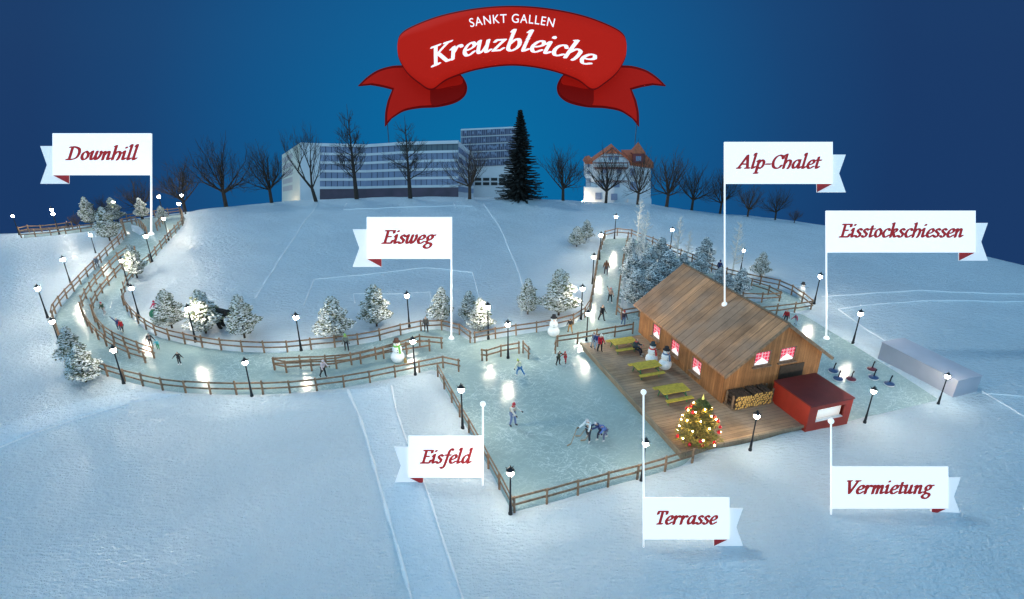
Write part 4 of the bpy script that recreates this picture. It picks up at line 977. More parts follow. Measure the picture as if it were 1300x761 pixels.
# snowmen
def snowman(label, u, v, tv, hatc, scarfc=None, z=None, broom=False, rz=0):
    p = hit(u, v) if z is None else flat(u, v, z)
    hh = height_for(p, tv); k = hh/1.9
    t = thing('snowman', label, 'snowman', p, rz, 'snowmen', k)
    b = MB(); b.ball((0,0,.42), .50, 16, 10, sq=(1,1,.92)); b.ball((0,0,1.05), .36, 14, 9); b.ball((0,0,1.5), .235, 12, 8); b.build('body', M['treesnow'], t, True)
    m = MB(); m.lathe([(.28,1.64),(.28,1.67),(.175,1.675),(.165,1.90),(.15,1.91)], 12); m.build('hat', cloth(hatc), t)
    m = MB(); m.tube((0,-.2,1.5), (0,-.45,1.48), .045, .006, 7); m.build('nose', M['carrot'], t)
    for x in (-.08, .08):
        m = MB(); m.ball((x,-.21,1.57), .03, 6, 5); m.build('eye', M['coal'], t)
    for z_ in (.95, 1.12):
        m = MB(); m.ball((0,-.355,z_), .035, 6, 5); m.build('button', M['coal'], t)
    for s in (-1, 1):
        m = MB(); m.tube((s*.3,0,1.12), (s*.68,-.1,1.28), .022, .014, 5); m.build('arm', M['warm_bark'], t)
    if scarfc:
        m = MB(); m.lathe([(.2,1.27),(.27,1.30),(.27,1.37),(.2,1.40)], 14); m.bar((.12,-.31,1.33), (.16,-.42,.85), .13, .04); m.build('scarf', cloth(scarfc), t)
    if broom:
        bm = thing('broom', 'straw broom leaning on the arm of the snowman by the path', 'broom', p+Vector((.55*k,-.1,0)))
        m = MB(); m.tube((0,0,.15), (.35,0,1.35), .02, .02, 6); m.build('handle', M['stick'], bm)
        m = MB(); m.lathe([(.13,0),(.09,.3),(.03,.38)], 8, (0,0,.02)); m.build('bristles', M['straw'], bm)
snowman('big snowman with brown hat and green scarf on the divided path', 505.5, 459.5, 430, (.09,.04,.025), (.16,.45,.06), broom=True, rz=.3)
snowman('snowman with a black hat beside the fence above the rink', 702.5, 426.5, 400, (.02,.02,.025))
snowman('snowman with a red scarf on the terrace, left of the pair', 826.5, 461, 434.5, (.03,.05,.06), (.55,.03,.03), DZ, rz=.2)
snowman('snowman with a blue scarf on the terrace by the chalet wall', 843.5, 468.5, 440.5, (.02,.02,.025), (.12,.20,.34), DZ, rz=.2)
snowman('small snowman with a black hat in the far right fence corner', 1016, 378.5, 358.5, (.02,.02,.025))
# christmas tree
cp = flat(884, 562.5, DZ); chh = height_for(cp, 507)
ct = thing('christmas_tree', 'decorated christmas tree with fairy lights on the front terrace corner', 'christmas tree', cp)
m = MB(); m.tube((0,0,0), (0,0,.6), .09, .08, 8); m.tube((0,0,.6), (0,0,chh*.95), .08, .015, 7); m.build('trunk', M['warm_bark'], ct)
g = MB(); rnd = random.Random(8)
def xr(q): return 1.42*min(1, q/.2+.45)*(1-q)**.58
for _ in range(3800):
    q = rnd.random()**1.25; z = .16+q*(chh-.16); a = rnd.uniform(0, 2*PI); r = xr(q)*math.sqrt(rnd.uniform(.15,1))*(.86+.2*math.sin(5*a+z*6))
    d = Vector((math.cos(a), math.sin(a), 0)); c = d*r+Vector((0,0,z)); o_ = (d+Vector((rnd.uniform(-.6,.6), rnd.uniform(-.6,.6), rnd.uniform(-.5,.4)))).normalized(); w = o_.cross(Vector((rnd.uniform(-1,1), rnd.uniform(-1,1), 1))).normalized()
    l = rnd.uniform(.14,.26); ww = rnd.uniform(.03,.06)
    g.add([c-o_*l*.5, c-w*ww, c+o_*l*.6, c+w*ww], [(0,1,2,3)])
g.build('crown', M['xmas'], ct)
m = MB(); m.lathe([(.03,chh-.1),(.07,chh+.02),(.05,chh+.12),(.004,chh+.34)], 8); st_ = m.build('tree_topper', plain('gold_topper', (.75,.62,.12), .35, .1, 4, emit=.6, ecol=(1,.8,.2)), ct)
fl = thing('fairy_lights', 'string of warm fairy lights wound round the christmas tree', 'fairy lights', cp)
for i in range(30):
    q = .05+.86*i/30; a = i*2.4+.4; r = xr(q)*1.0; m = MB(); m.ball((math.cos(a)*r*.97, math.sin(a)*r*.97, .4+q*(chh-.4)), .032, 7, 5); m.build('bulb', M['gold'], fl, True)
wire = MB(); pr = None
for i in range(150):
    q = .05+.86*i/150; a = i*2.4/5+.4; r = xr(q)*.90; v_ = Vector((math.cos(a)*r, math.sin(a)*r, .4+q*(chh-.4)))
    if pr is not None: wire.tube(pr, v_, .008, .008, 3)
    pr = v_
wire.build('wire', M['iron'], fl)
b0 = None
for i in range(16):
    q = .04+.80*((i*7) % 16)/16; a = -PI/2+(i*2.6 % 6.28); r = xr(q)*1.02
    if b0 is None:
        m = MB(); m.ball((0,0,0), .105, 10, 7); m.tube((0,0,.095), (0,0,.15), .025, .02, 6); b0 = m.build('red_bauble', M['bauble'], None, True); o = b0
    else: o = b0.copy(); COL.objects.link(o)
    o.location = cp+Vector((math.cos(a)*r, math.sin(a)*r, .4+q*(chh-.4)))
    tag(o, 'shiny red bauble hanging on the decorated christmas tree', 'bauble', 'baubles on the christmas tree')
# hockey sticks, sled
for key, lb in (('hock1','hockey stick held by the player in the white jersey'),('hock2','hockey stick held by the dark blue player'),('hock3','hockey stick held by the light blue player')):
    p = PEOPLE[key]; mt = Matrix.Translation(p.location) @ Euler(p.rotation_euler).to_matrix().to_4x4()
    hnd = mt @ Vector(p['hand_r']); fwd = (mt.to_3x3() @ Vector((-.25,-1,0))).normalized()
    m = MB(); tip = hnd+fwd*.42; tip.z = gz(tip.x, tip.y)+.04; o0 = Vector((tip.x, tip.y, tip.z-.03))
    m.bar(hnd-o0+(hnd-tip)*.12, tip-o0, .03, .035); m.bar(tip-o0+Vector((0,0,.02)), tip-o0+fwd*.28+Vector((0,0,.02)), .02, .08)
    o = m.build('hockey_stick', M['stick']); o.location = o0; tag(o, lb, 'hockey stick', 'hockey sticks')
for p in bpy.data.objects:
    for k in ('hand_r', 'hand_l'):
        if k in p.keys(): del p[k]
sp_ = hit(198, 405); m = MB()
m.lathe([(.02,-.12),(.22,-.11),(.40,-.04),(.43,.02),(.39,.04),(.2,-.05),(.02,-.07)], 16)
o = m.build('green_sled', plain('green_plastic', (.03,.20,.10), .5, .2, 4), None, True); o.location = sp_+Vector((0,0,.40)); o.rotation_euler = (1.1,.1,.3); fix_normals(o)
tag(o, 'round green plastic sled held upright by the person in pink red', 'sled')
# bear
bpz = hit(273, 417); bh = height_for(bpz, 391)
bb = thing('bear', 'black bear standing in the snow between two snowy conifers', 'bear', bpz, R_(-6))
k = bh/1.15
vs = [(-.95,0,.82),(-.55,0,.86),(-.05,0,.86),(.38,0,.82),(.66,0,.86),(.92,0,.82),(1.18,0,.68)]; es = [(i,i+1) for i in range(6)]; rs = [.27,.35,.36,.33,.235,.20,.085]
for (b, sx, sy, fr) in ((3,.36,.17,1),(3,.40,-.17,1),(1,-.72,.17,0),(1,-.66,-.17,0)):
    n = len(vs)
    if fr: pts = [(sx,sy,.55),(sx-.02,sy,.26),(sx+.03,sy,.06),(sx+.16,sy,.04)]; rr = [.16,.11,.095,.07]
    else: pts = [(sx+.12,sy,.52),(sx-.10,sy,.28),(sx-.02,sy,.06),(sx+.12,sy,.04)]; rr = [.20,.11,.095,.07]
    vs += pts; rs += rr; es += [(b,n),(n,n+1),(n+1,n+2),(n+2,n+3)]
n = len(vs); vs += [(.86,.15,1.04),(.86,-.15,1.04),(-1.2,0,.78)]; rs += [.055,.055,.05]; es += [(5,n),(5,n+1),(0,n+2)]
add_mesh('body', skin_mesh([Vector(v)*k for v in vs], es, [r*k for r in rs], root=2), M['bear'], bb)
m = MB(); m.ball(Vector((1.27,0,.68))*k, .04*k, 6, 5); m.build('nose', M['coal'], bb)
m = MB()
for s in (-1, 1): m.ball(Vector((1.04,s*.10,.90))*k, .022*k, 6, 5)
m.build('eyes', M['eye'], bb)
# ------------------------------------------------------------------ lettering: broad-nib italic drawn as small cells
G = {
'a':([[(.7,.82),(.5,1.0),(.2,.82),(.08,.4),(.22,.03),(.5,.2),(.7,.7)],[(.7,1.0),(.7,.2),(.78,.02),(.98,.18)]],[],.98),
'b':([[(.05,1.6),(.14,1.7),(.14,.4),(.2,.1),(.42,.0),(.7,.25),(.74,.65),(.58,.98),(.38,.9),(.16,.55)]],[],.9),
'c':([[(.66,.8),(.5,1.0),(.22,.85),(.08,.42),(.22,.05),(.45,.02),(.7,.22)]],[],.74),
'd':([[(.7,.82),(.5,1.0),(.2,.82),(.08,.4),(.22,.03),(.5,.2),(.7,.7)],[(.62,1.6),(.7,1.7),(.7,.2),(.78,.02),(.98,.18)]],[],.98),
'e':([[(.1,.42),(.45,.5),(.66,.72),(.52,.99),(.25,.85),(.08,.42),(.22,.05),(.45,.02),(.7,.22)]],[],.76),
'f':([[(.78,1.55),(.62,1.7),(.45,1.5),(.38,1.0),(.3,-.2),(.15,-.58),(-.05,-.5)]],[[(.12,.97),(.64,.97)]],.6),
'g':([[(.6,.95),(.35,1.0),(.15,.7),(.3,.4),(.55,.5),(.65,.8),(.5,1.0)],[(.3,.42),(.15,.22),(.3,.08),(.6,.0),(.72,-.25),(.5,-.55),(.15,-.5),(.02,-.28),(.2,-.05),(.4,0)]],[[(.55,.96),(.86,.98)]],.88),
'h':([[(.12,.5),(.4,.95),(.66,.9),(.72,.6),(.68,.2),(.60,-.02)]],[[(.0,1.6),(.12,1.68),(.12,.0)]],.9),
'i':([[(0.0,.8),(.14,1.0),(.14,.2),(.22,.02),(.42,.18)]],[[(.17,1.42),(.21,1.46)]],.46),
'k':([[(.12,.45),(.4,.95),(.62,.9),(.55,.65),(.2,.5)],[(.3,.52),(.5,.1),(.62,.02),(.82,.18)]],[[(.0,1.6),(.12,1.68),(.12,.0)]],.84),
'l':([[(.02,1.6),(.14,1.7),(.14,.2),(.22,.02),(.42,.18)]],[],.46),
'm':([[(.14,.45),(.4,.95),(.56,.85),(.56,.0)],[(.56,.45),(.82,.95),(.98,.85),(.98,.2),(1.06,.02),(1.26,.18)]],[[(0,.85),(.14,.98),(.14,.0)]],1.3),
'n':([[(.14,.45),(.42,.95),(.6,.85),(.6,.2),(.68,.02),(.88,.18)]],[[(0,.85),(.14,.98),(.14,.0)]],.92),
'o':([[(.4,1.0),(.14,.75),(.12,.3),(.35,0),(.64,.25),(.66,.7),(.4,1.0)]],[],.82),
'p':([[(.14,.5),(.42,.97),(.68,.8),(.7,.35),(.5,.02),(.2,.1)]],[[(0,.85),(.14,.98),(.14,-.56)],[(-.02,-.57),(.32,-.57)]],.88),
'r':([[(.14,.45),(.38,.92),(.56,.97),(.64,.84)]],[[(0,.85),(.14,.98),(.14,.0)]],.70),
's':([[(.52,.84),(.32,1.0),(.12,.8),(.25,.58),(.46,.38),(.4,.08),(.2,0),(.02,.16)]],[],.62),
't':([[(.2,1.32),(.2,.2),(.28,.02),(.48,.18)]],[[(.02,.97),(.5,.97)]],.54),
'u':([[(0,.8),(.12,1.0),(.12,.25),(.24,.02),(.45,.2),(.6,.6)],[(.62,1),(.62,.2),(.7,.02),(.9,.18)]],[],.94),
'w':([[(0,.8),(.14,1.0),(.12,.3),(.24,.02),(.45,.2),(.56,.6),(.58,1.0)],[(.56,.4),(.66,.03),(.88,.2),(1.02,.7),(.95,1.0)]],[],1.14),
'z':([],[[(.05,.8),(.12,.94),(.6,.94),(.08,.06),(.5,.06),(.66,.22)]],.74),
'D':([[(.05,1.5),(.5,1.52),(.95,1.3),(1.1,.8),(.95,.25),(.5,.03),(.05,.03)]],[[(.28,1.52),(.28,.03)]],1.3),
'E':([],[[(.28,1.52),(.28,.03)],[(.05,1.52),(.92,1.52),(.94,1.25)],[(.28,.8),(.68,.8)],[(.05,.03),(.92,.03),(1.02,.35)]],1.08),
'A':([],[[(.0,.03),(.62,1.55),(.95,.03)],[(.22,.5),(.8,.5)],[(-.12,.03),(.2,.03)],[(.74,.03),(1.14,.03)]],1.24),
'C':([[(1.02,1.2),(.9,1.45),(.6,1.55),(.25,1.3),(.1,.75),(.25,.2),(.6,0),(.9,.1),(1.05,.35)]],[[(1.03,1.5),(1.03,1.15)]],1.16),
'T':([],[[(.5,1.52),(.5,.03)],[(.05,1.2),(.08,1.52),(.98,1.52),(1.0,1.2)],[(.28,.03),(.74,.03)]],1.0),
'V':([],[[(.15,1.52),(.5,.03),(1.05,1.52)],[(0,1.52),(.35,1.52)],[(.85,1.52),(1.25,1.52)]],1.08),
'K':([],[[(.28,1.52),(.28,.03)],[(.05,1.52),(.5,1.52)],[(.05,.03),(.5,.03)],[(1.0,1.48),(.30,.75)],[(.42,.88),(1.0,.03),(1.22,.03)],[(.82,1.52),(1.2,1.52)]],1.18),
'-':([],[[(.08,.5),(.48,.5)]],.58),
}
def catmull(P, n=14):
    P = [Vector((*p, 0)) for p in P]; Q = [P[0]*2-P[1]]+P+[P[-1]*2-P[-2]]; out = []
    for i in range(1, len(Q)-2):
        a, b, c, d = Q[i-1:i+3]
        for k in range(n):
            t = k/n; out.append(.5*((2*b)+(c-a)*t+(2*a-5*b+4*c-d)*t*t+(3*b-a-3*c+d)*t**3))
    out.append(P[-1]); return [(v.x, v.y) for v in out]
CELL = .023
def glyph_rects(chr_, bold=1.0):
    sm, st, adv = G[chr_]
    paths = [catmull(p) for p in sm]
    for p in st:
        q = []
        for a, b in zip(p[:-1], p[1:]):
            n = max(2, int(math.hypot(b[0]-a[0], b[1]-a[1])/.03)); q += [(a[0]+(b[0]-a[0])*k/n, a[1]+(b[1]-a[1])*k/n) for k in range(n+1)]
        paths.append(q)
    x0, x1, y0, y1 = -.6, 2.0, -.9, 2.0
    nx_, ny_ = int((x1-x0)/CELL), int((y1-y0)/CELL)
    X = x0+(np.arange(nx_)+.5)*CELL; Y = y0+(np.arange(ny_)+.5)*CELL
    XX, YY = np.meshgrid(X, Y); msk = np.zeros(XX.shape, bool)
    ca, sa = math.cos(.30), math.sin(.30); A, B = .112*bold, .062*bold
    for p in paths:
        for (px, py) in p:
            dx, dy = XX-px, YY-py; u = dx*ca+dy*sa; w = -dx*sa+dy*ca
            msk |= (u/A)**2+(w/B)**2 < 1
    if chr_ == 'i': msk |= (XX-.20)**2+(YY-1.45)**2 < .13**2
    out = []
    for j in range(ny_):
        row = msk[j]; i = 0
        while i < nx_:
            if row[i]:
                k = i
                while k < nx_ and row[k]: k += 1
                out.append((x0+i*CELL, x0+k*CELL, y0+j*CELL, y0+(j+1)*CELL)); i = k
            else: i += 1
    return out, adv
_gc = {}
SH = .26
def text_rects(txt, bold=1.0):
    x = 0; out = []
    for c in txt:
        if (c, bold) not in _gc: _gc[(c, bold)] = glyph_rects(c, bold)
        rs, adv = _gc[(c, bold)]
        for (a, b, y0, y1) in rs: out.append([(x+a+SH*y0, y0), (x+b+SH*y0, y0), (x+b+SH*y1, y1), (x+a+SH*y1, y1)])
        x += adv+.07
    return out
# ------------------------------------------------------------------ flag signs
def flag(label, txt, rect, pole_u, ends, side, base, tx, ty, d=None):
    """rect = board l,t,r,b ; ends = ball end and other end (v) ; base = (u,v) of the point it stands on"""
    P0 = hit(*base) if d is None else None
    dep = (P0-CAM).dot(FW) if d is None else d
    O = atd(base[0], base[1], dep); s = dep/FPX
    t = thing('flag_sign', label, 'flag sign', O, 0, 'white flag signs naming the attractions')
    W = lambda u, v, k=0.0: RT*((u-base[0])*s)+UP*((base[1]-v)*s)-FW*k
    l_, t_, r_, b_ = rect
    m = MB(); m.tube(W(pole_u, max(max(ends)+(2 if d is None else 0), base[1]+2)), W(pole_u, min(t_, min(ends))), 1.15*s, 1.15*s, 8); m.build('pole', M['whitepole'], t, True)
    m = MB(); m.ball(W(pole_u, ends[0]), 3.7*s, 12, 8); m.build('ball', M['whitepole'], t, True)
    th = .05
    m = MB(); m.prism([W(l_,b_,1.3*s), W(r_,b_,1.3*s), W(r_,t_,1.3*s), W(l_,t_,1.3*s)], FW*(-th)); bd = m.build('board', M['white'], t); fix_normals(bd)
    q = -1 if side == 'L' else 1; e = l_ if q < 0 else r_
    dz = -3*s
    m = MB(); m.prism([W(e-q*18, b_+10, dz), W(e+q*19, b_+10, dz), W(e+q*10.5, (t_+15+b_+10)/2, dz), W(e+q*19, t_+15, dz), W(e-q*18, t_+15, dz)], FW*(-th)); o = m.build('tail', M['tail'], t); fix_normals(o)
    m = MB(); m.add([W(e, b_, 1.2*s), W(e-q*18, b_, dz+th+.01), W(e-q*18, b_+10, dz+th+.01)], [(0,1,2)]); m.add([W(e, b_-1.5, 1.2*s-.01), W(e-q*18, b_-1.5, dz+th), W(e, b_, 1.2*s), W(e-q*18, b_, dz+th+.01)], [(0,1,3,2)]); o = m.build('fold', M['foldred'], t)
    R = text_rects(txt, 1.42); xs = [p[0] for r in R for p in r]; a, b = min(xs), max(xs); k = (tx[1]-tx[0])/(b-a)
    ky = 10.6
    m = MB()
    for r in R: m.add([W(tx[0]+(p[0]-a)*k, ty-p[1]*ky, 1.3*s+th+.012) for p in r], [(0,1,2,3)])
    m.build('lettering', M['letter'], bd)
    return t
flag('white flag sign reading Downhill above the left hill', 'Downhill', (68,170,193,223), 192, (298,170), 'L', (192,298), (84,178), 203.5)
flag('white flag sign reading Eisweg over the ice path', 'Eisweg', (466,276,574,329), 573, (430,276), 'L', (573,430), (484,555), 309.5)
o_, r_ = local_ray(919, 387)
tt = None
# roof plane left slope: z = EH + sl*x
tt = (EH+.13+sl*o_.x-o_.z)/(r_.z-sl*r_.x)
flag('white flag sign reading Alp-Chalet standing on the chalet roof', 'Alp-Chalet', (919,181,1056,234), 920, (387,181), 'R', (920,387), (933,1043), 214.5, d=tt)
flag('widest white flag sign reading Eisstockschiessen over the curling ice', 'Eisstockschiessen', (1048,268,1237,321), 1049, (430,268), 'R', (1049,430), (1063,1222), 301.5)
flag('white flag sign reading Eisfeld outside the left rink fence', 'Eisfeld', (519,553,614,606), 613, (513,607), 'L', (613,619), (533,601), 587.5)
flag('white flag sign reading Terrasse in the snow before the terrace', 'Terrasse', (816,631,925,684), 817, (498,686), 'R', (817,695.5), (832,911), 664.5)
flag('white flag sign reading Vermietung in the snow before the red booth', 'Vermietung', (1054,592,1202,645), 1055, (535,647), 'R', (1055,656.5), (1073,1185), 626)
# ------------------------------------------------------------------ red banner over the skyline
def banner():
    D0 = 132.0; s = D0/FPX
    p0 = atd(650, 260, D0)
    base = Vector((p0.x, p0.y, float(hbase(p0.x, p0.y))))
    t = thing('ribbon_banner', 'huge red ribbon banner reading Sankt Gallen Kreuzbleiche above the skyline', 'banner', base)
    def dep(u, v): return D0-6.0*math.cos(min(1, abs(u-650)/150)*PI/2)*(1-.1*(v-60)/100)
    W = lambda u, v, k=0.0: atd(u, v, dep(u, v)-k)-base
    # main band outline
    top = catmull([(504,58),(508,44),(524,33),(560,19.5),(605,10.5),(650,7.5),(695,10.5),(740,19.5),(776,33),(792,44),(796,58)], 8)
    bot = catmull([(504,58),(506,74),(516,92),(532,106),(548,114),(568,101),(605,88.5),(650,83),(695,88.5),(732,101),(752,114),(768,106),(784,92),(794,74),(796,58)], 8)
    def yat(pts, u, lo):
        c = [p for p in pts]; best = None
        for a, b in zip(c[:-1], c[1:]):
            if min(a[0], b[0]) <= u <= max(a[0], b[0]) and abs(a[0]-b[0]) > 1e-6:
                y = a[1]+(b[1]-a[1])*(u-a[0])/(b[0]-a[0]); best = y if best is None else (min(best, y) if lo else max(best, y))
        return best
    us = np.r_[np.linspace(504.4, 512, 9), np.linspace(513, 787, 120), np.linspace(788, 795.6, 9)]; n = 7
    def sheet(inset, k, nm, mat, mats=None):
        vs = []; fs = []; cols = 0
        for u in us:
            a, b = yat(top, u, True), yat(bot, u, False)
            if a is None or b is None or b-a <= 2*inset: continue
            a += inset; b -= inset
            for j in range(n): vs.append(W(u, a+(b-a)*j/(n-1), k))
            cols += 1
        for i in range(cols-1):
            for j in range(n-1): fs.append((i*n+j, i*n+j+1, (i+1)*n+j+1, (i+1)*n+j))
        m = MB(); m.add(vs, fs); m.add([v+FW*.35 for v in vs], [f[::-1] for f in fs])
        N = len(vs)
        for i in range(cols-1):
            m.f += [(i*n, (i+1)*n, N+(i+1)*n, N+i*n), (i*n+n-1, N+i*n+n-1, N+(i+1)*n+n-1, (i+1)*n+n-1)]; m.mi += [0, 0]
        m.f += [tuple(range(n))+tuple(range(N+n-1, N-1, -1)), tuple(range((cols-1)*n, cols*n))+tuple(range(N+cols*n-1, N+(cols-1)*n-1, -1))]; m.mi += [0, 0]
        return m.build(nm, mat, t, True)
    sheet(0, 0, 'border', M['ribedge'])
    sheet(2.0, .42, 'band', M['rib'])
    for q in (-1, 1):
        mir = lambda u: 650+q*(650-u)
        def plate(pts, k, th, nm, mat, par=None, bow=0):
            P = catmull(pts+[pts[0]], 6)[:-1] if False else pts
            m = MB(); c = [atd(mir(u), v, D0+3-(k+3.2)*2)-base for u, v in P]
            m.prism(c, FW*th); o = m.build(nm, mat, par or t); fix_normals(o); return o
        tail_out = catmull([(512,83),(497,84),(480,89),(466,98),(454.5,109)], 6)+catmull([(470,107.5),(484,110),(498,113.5)], 6)+catmull([(492,128),(489,143),(488.5,160.5)], 6)+catmull([(497,150),(512,141),(532,137),(556,135.5),(578,130),(590,121),(593,110),(589,100),(583,93)], 6)
        tail_out += [(560,100),(530,98)]
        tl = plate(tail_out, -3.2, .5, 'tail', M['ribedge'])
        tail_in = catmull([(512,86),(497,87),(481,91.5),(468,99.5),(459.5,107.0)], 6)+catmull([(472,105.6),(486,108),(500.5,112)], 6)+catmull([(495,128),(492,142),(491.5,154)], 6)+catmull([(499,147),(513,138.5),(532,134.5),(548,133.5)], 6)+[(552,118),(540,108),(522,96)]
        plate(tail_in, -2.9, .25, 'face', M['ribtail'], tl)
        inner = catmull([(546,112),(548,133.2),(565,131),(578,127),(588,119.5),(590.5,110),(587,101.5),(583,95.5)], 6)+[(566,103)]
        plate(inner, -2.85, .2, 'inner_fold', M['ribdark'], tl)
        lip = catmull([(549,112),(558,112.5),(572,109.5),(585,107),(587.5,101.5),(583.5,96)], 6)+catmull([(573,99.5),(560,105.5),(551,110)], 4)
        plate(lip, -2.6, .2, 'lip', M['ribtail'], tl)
        # slim steel mast carrying the tail from the ground behind the buildings
        m = MB(); a = atd(mir(491), 148, D0+3.75)-base; gx_, gy_ = a.x+base.x, a.y+base.y
        m.tube((a.x, a.y, float(hbase(gx_, gy_))-base.z-1), a, .16, .10, 8); m.build('mast', M['mast'], t, True)
    # lettering on the band
    R = text_rects('Kreuzbleiche', 1.05); xs = [p[0] for r in R for p in r]; a, b = min(xs), max(xs)
    Rr = 262.0; k = 212.0/(b-a); ky = 15.0; m = MB()
    for r in R:
        vs = []
        for (x, y) in r:
            th = ((x-(a+b)/2)*k)/Rr; rad = Rr+y*ky
            vs.append(W(650+rad*math.sin(th), 64.5+Rr-rad*math.cos(th), .62))
        m.add(vs, [(0,1,2,3)])
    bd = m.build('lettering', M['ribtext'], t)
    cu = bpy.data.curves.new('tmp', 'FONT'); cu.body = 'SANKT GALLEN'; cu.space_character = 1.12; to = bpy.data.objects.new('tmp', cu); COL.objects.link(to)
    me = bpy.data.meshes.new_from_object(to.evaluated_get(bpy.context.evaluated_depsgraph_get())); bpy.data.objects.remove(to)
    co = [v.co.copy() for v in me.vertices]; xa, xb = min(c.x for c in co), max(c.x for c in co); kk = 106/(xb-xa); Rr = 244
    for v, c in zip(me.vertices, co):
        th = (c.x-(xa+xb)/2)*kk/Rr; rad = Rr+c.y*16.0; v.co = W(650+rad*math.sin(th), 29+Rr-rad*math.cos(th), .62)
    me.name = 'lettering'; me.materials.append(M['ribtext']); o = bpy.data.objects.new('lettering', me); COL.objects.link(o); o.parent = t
banner()
# ------------------------------------------------------------------ buildings on the skyline
def office():
    D = 104.0; base = atd(480, 258, D)
    t = thing('office_building', 'long pale office block with ribbon windows and a plum ground floor', 'office building', base)
    # plan points left to right: (u, depth, v_top, v_bottom)
    cols = [(358,112,197,256),(381,D-1.2,181.5,255.5),(406,D-.4,182.5,254.5),(465,D+2.2,184,253.5),(508,D+.2,181,253),(582,D-1.0,179,252.5),(601,D+7,196,252.5)]
    Wp = lambda u, v, d: atd(u, v, d)-base
    def col(i, f):
        u, d, a, b = cols[i]; return (u, a+(b-a)*f, d)
    def slab(i, j, fa, fb, out, nm, mat, th=.3):
        a0, a1 = Wp(*col(i, fa)), Wp(*col(i, fb)); b0, b1 = Wp(*col(j, fa)), Wp(*col(j, fb))
        nrm = (b0-a0).cross(Vector((0,0,1))); nrm.z = 0; nrm.normalize()
        m = MB(); m.prism([a1+nrm*out, b1+nrm*out, b0+nrm*out, a0+nrm*out], -nrm*th); o = m.build(nm, mat, t); fix_normals(o); return o
    # end walls
    we = slab(0, 1, 0, 1.15, 0, 'wall', M['bcream'])
    slab(1, 2, 0, 1.12, 0, 'wall', M['bwhite'])
    fl_f = [.055,.165,.235,.37,.40,.50,.53,.625]
    # facade bays
    nfl = 5
    for (i, j) in ((2,3),(3,4),(4,5)):
        slab(i, j, .0, .045, .25, 'parapet', M['bwhite'], .8)
        ys = [.045,.20,.355,.505,.655,.80]
        for k in range(5):
            a, b = ys[k], ys[k+1]
            gl = slab(i, j, a, b-.042, 0, 'window_band', M['bpanel'] if (i == 4 and k == 0) else M['bglass'], .2)
            slab(i, j, b-.042, b, .12, 'floor_band', M['bwhite'], .5)
            n = {2: 8, 3: 6, 4: 11}[i]
            mm = MB()
            for q in range(1, n):
                f = q/n; P = lambda ff: Wp(*col(i, ff))*(1-f)+Wp(*col(j, ff))*f
                mm.bar(P(a)-Vector((0,.06,0)), P(b-.042)-Vector((0,.06,0)), .06, .10)
            mm.build('mullions', M['bglass_dark'], gl)
        slab(i, j, .80, 1.12, .05, 'plinth', M['bplinth'], .3)
    slab(5, 6, 0, 1.15, 0, 'wall', M['bwhite'])
    for k in range(5):
        slab(5, 6, .10+.17*k, .2+.17*k, .05, 'side_window', M['bglass'], .1)
    for k in range(5):
        # windows on the warm end wall
        (u0, d0, a0, b0), (u1, d1, a1, b1) = cols[0], cols[1]
        q = []
        for f, ff in ((.06,.09+.15*k),(.60,.09+.15*k),(.60,.19+.15*k),(.06,.19+.15*k)):
            q.append(Wp(u0+(u1-u0)*f, (a0+(b0-a0)*ff)*(1-f)+(a1+(b1-a1)*ff)*f, d0+(d1-d0)*f))
        nrm = (q[1]-q[0]).cross(Vector((0,0,1))).normalized()
        m = MB(); m.prism([x+nrm*.06 for x in q], -nrm*.12); o = m.build('end_window', plain('end_panel', (.5,.42,.40), .6, .05, 1), we); fix_normals(o)
    # roof sloping away behind the parapet
    tp = [Wp(*col(i, .012)) for i in range(7)]
    back = [p+Vector((0, 9, -2.6)) for p in tp[1:6]]
    m = MB()
    n = 5
    vs = tp[1:6]+back; m.add(vs, [(i, i+1, i+1+n, i+n) for i in range(n-1)]); m.add([tp[0], tp[1], back[0]], [(0,1,2)]); m.add([tp[6], tp[5], back[4]], [(0,2,1)])
    m.build('roof', M['bpanel'], t)
office()
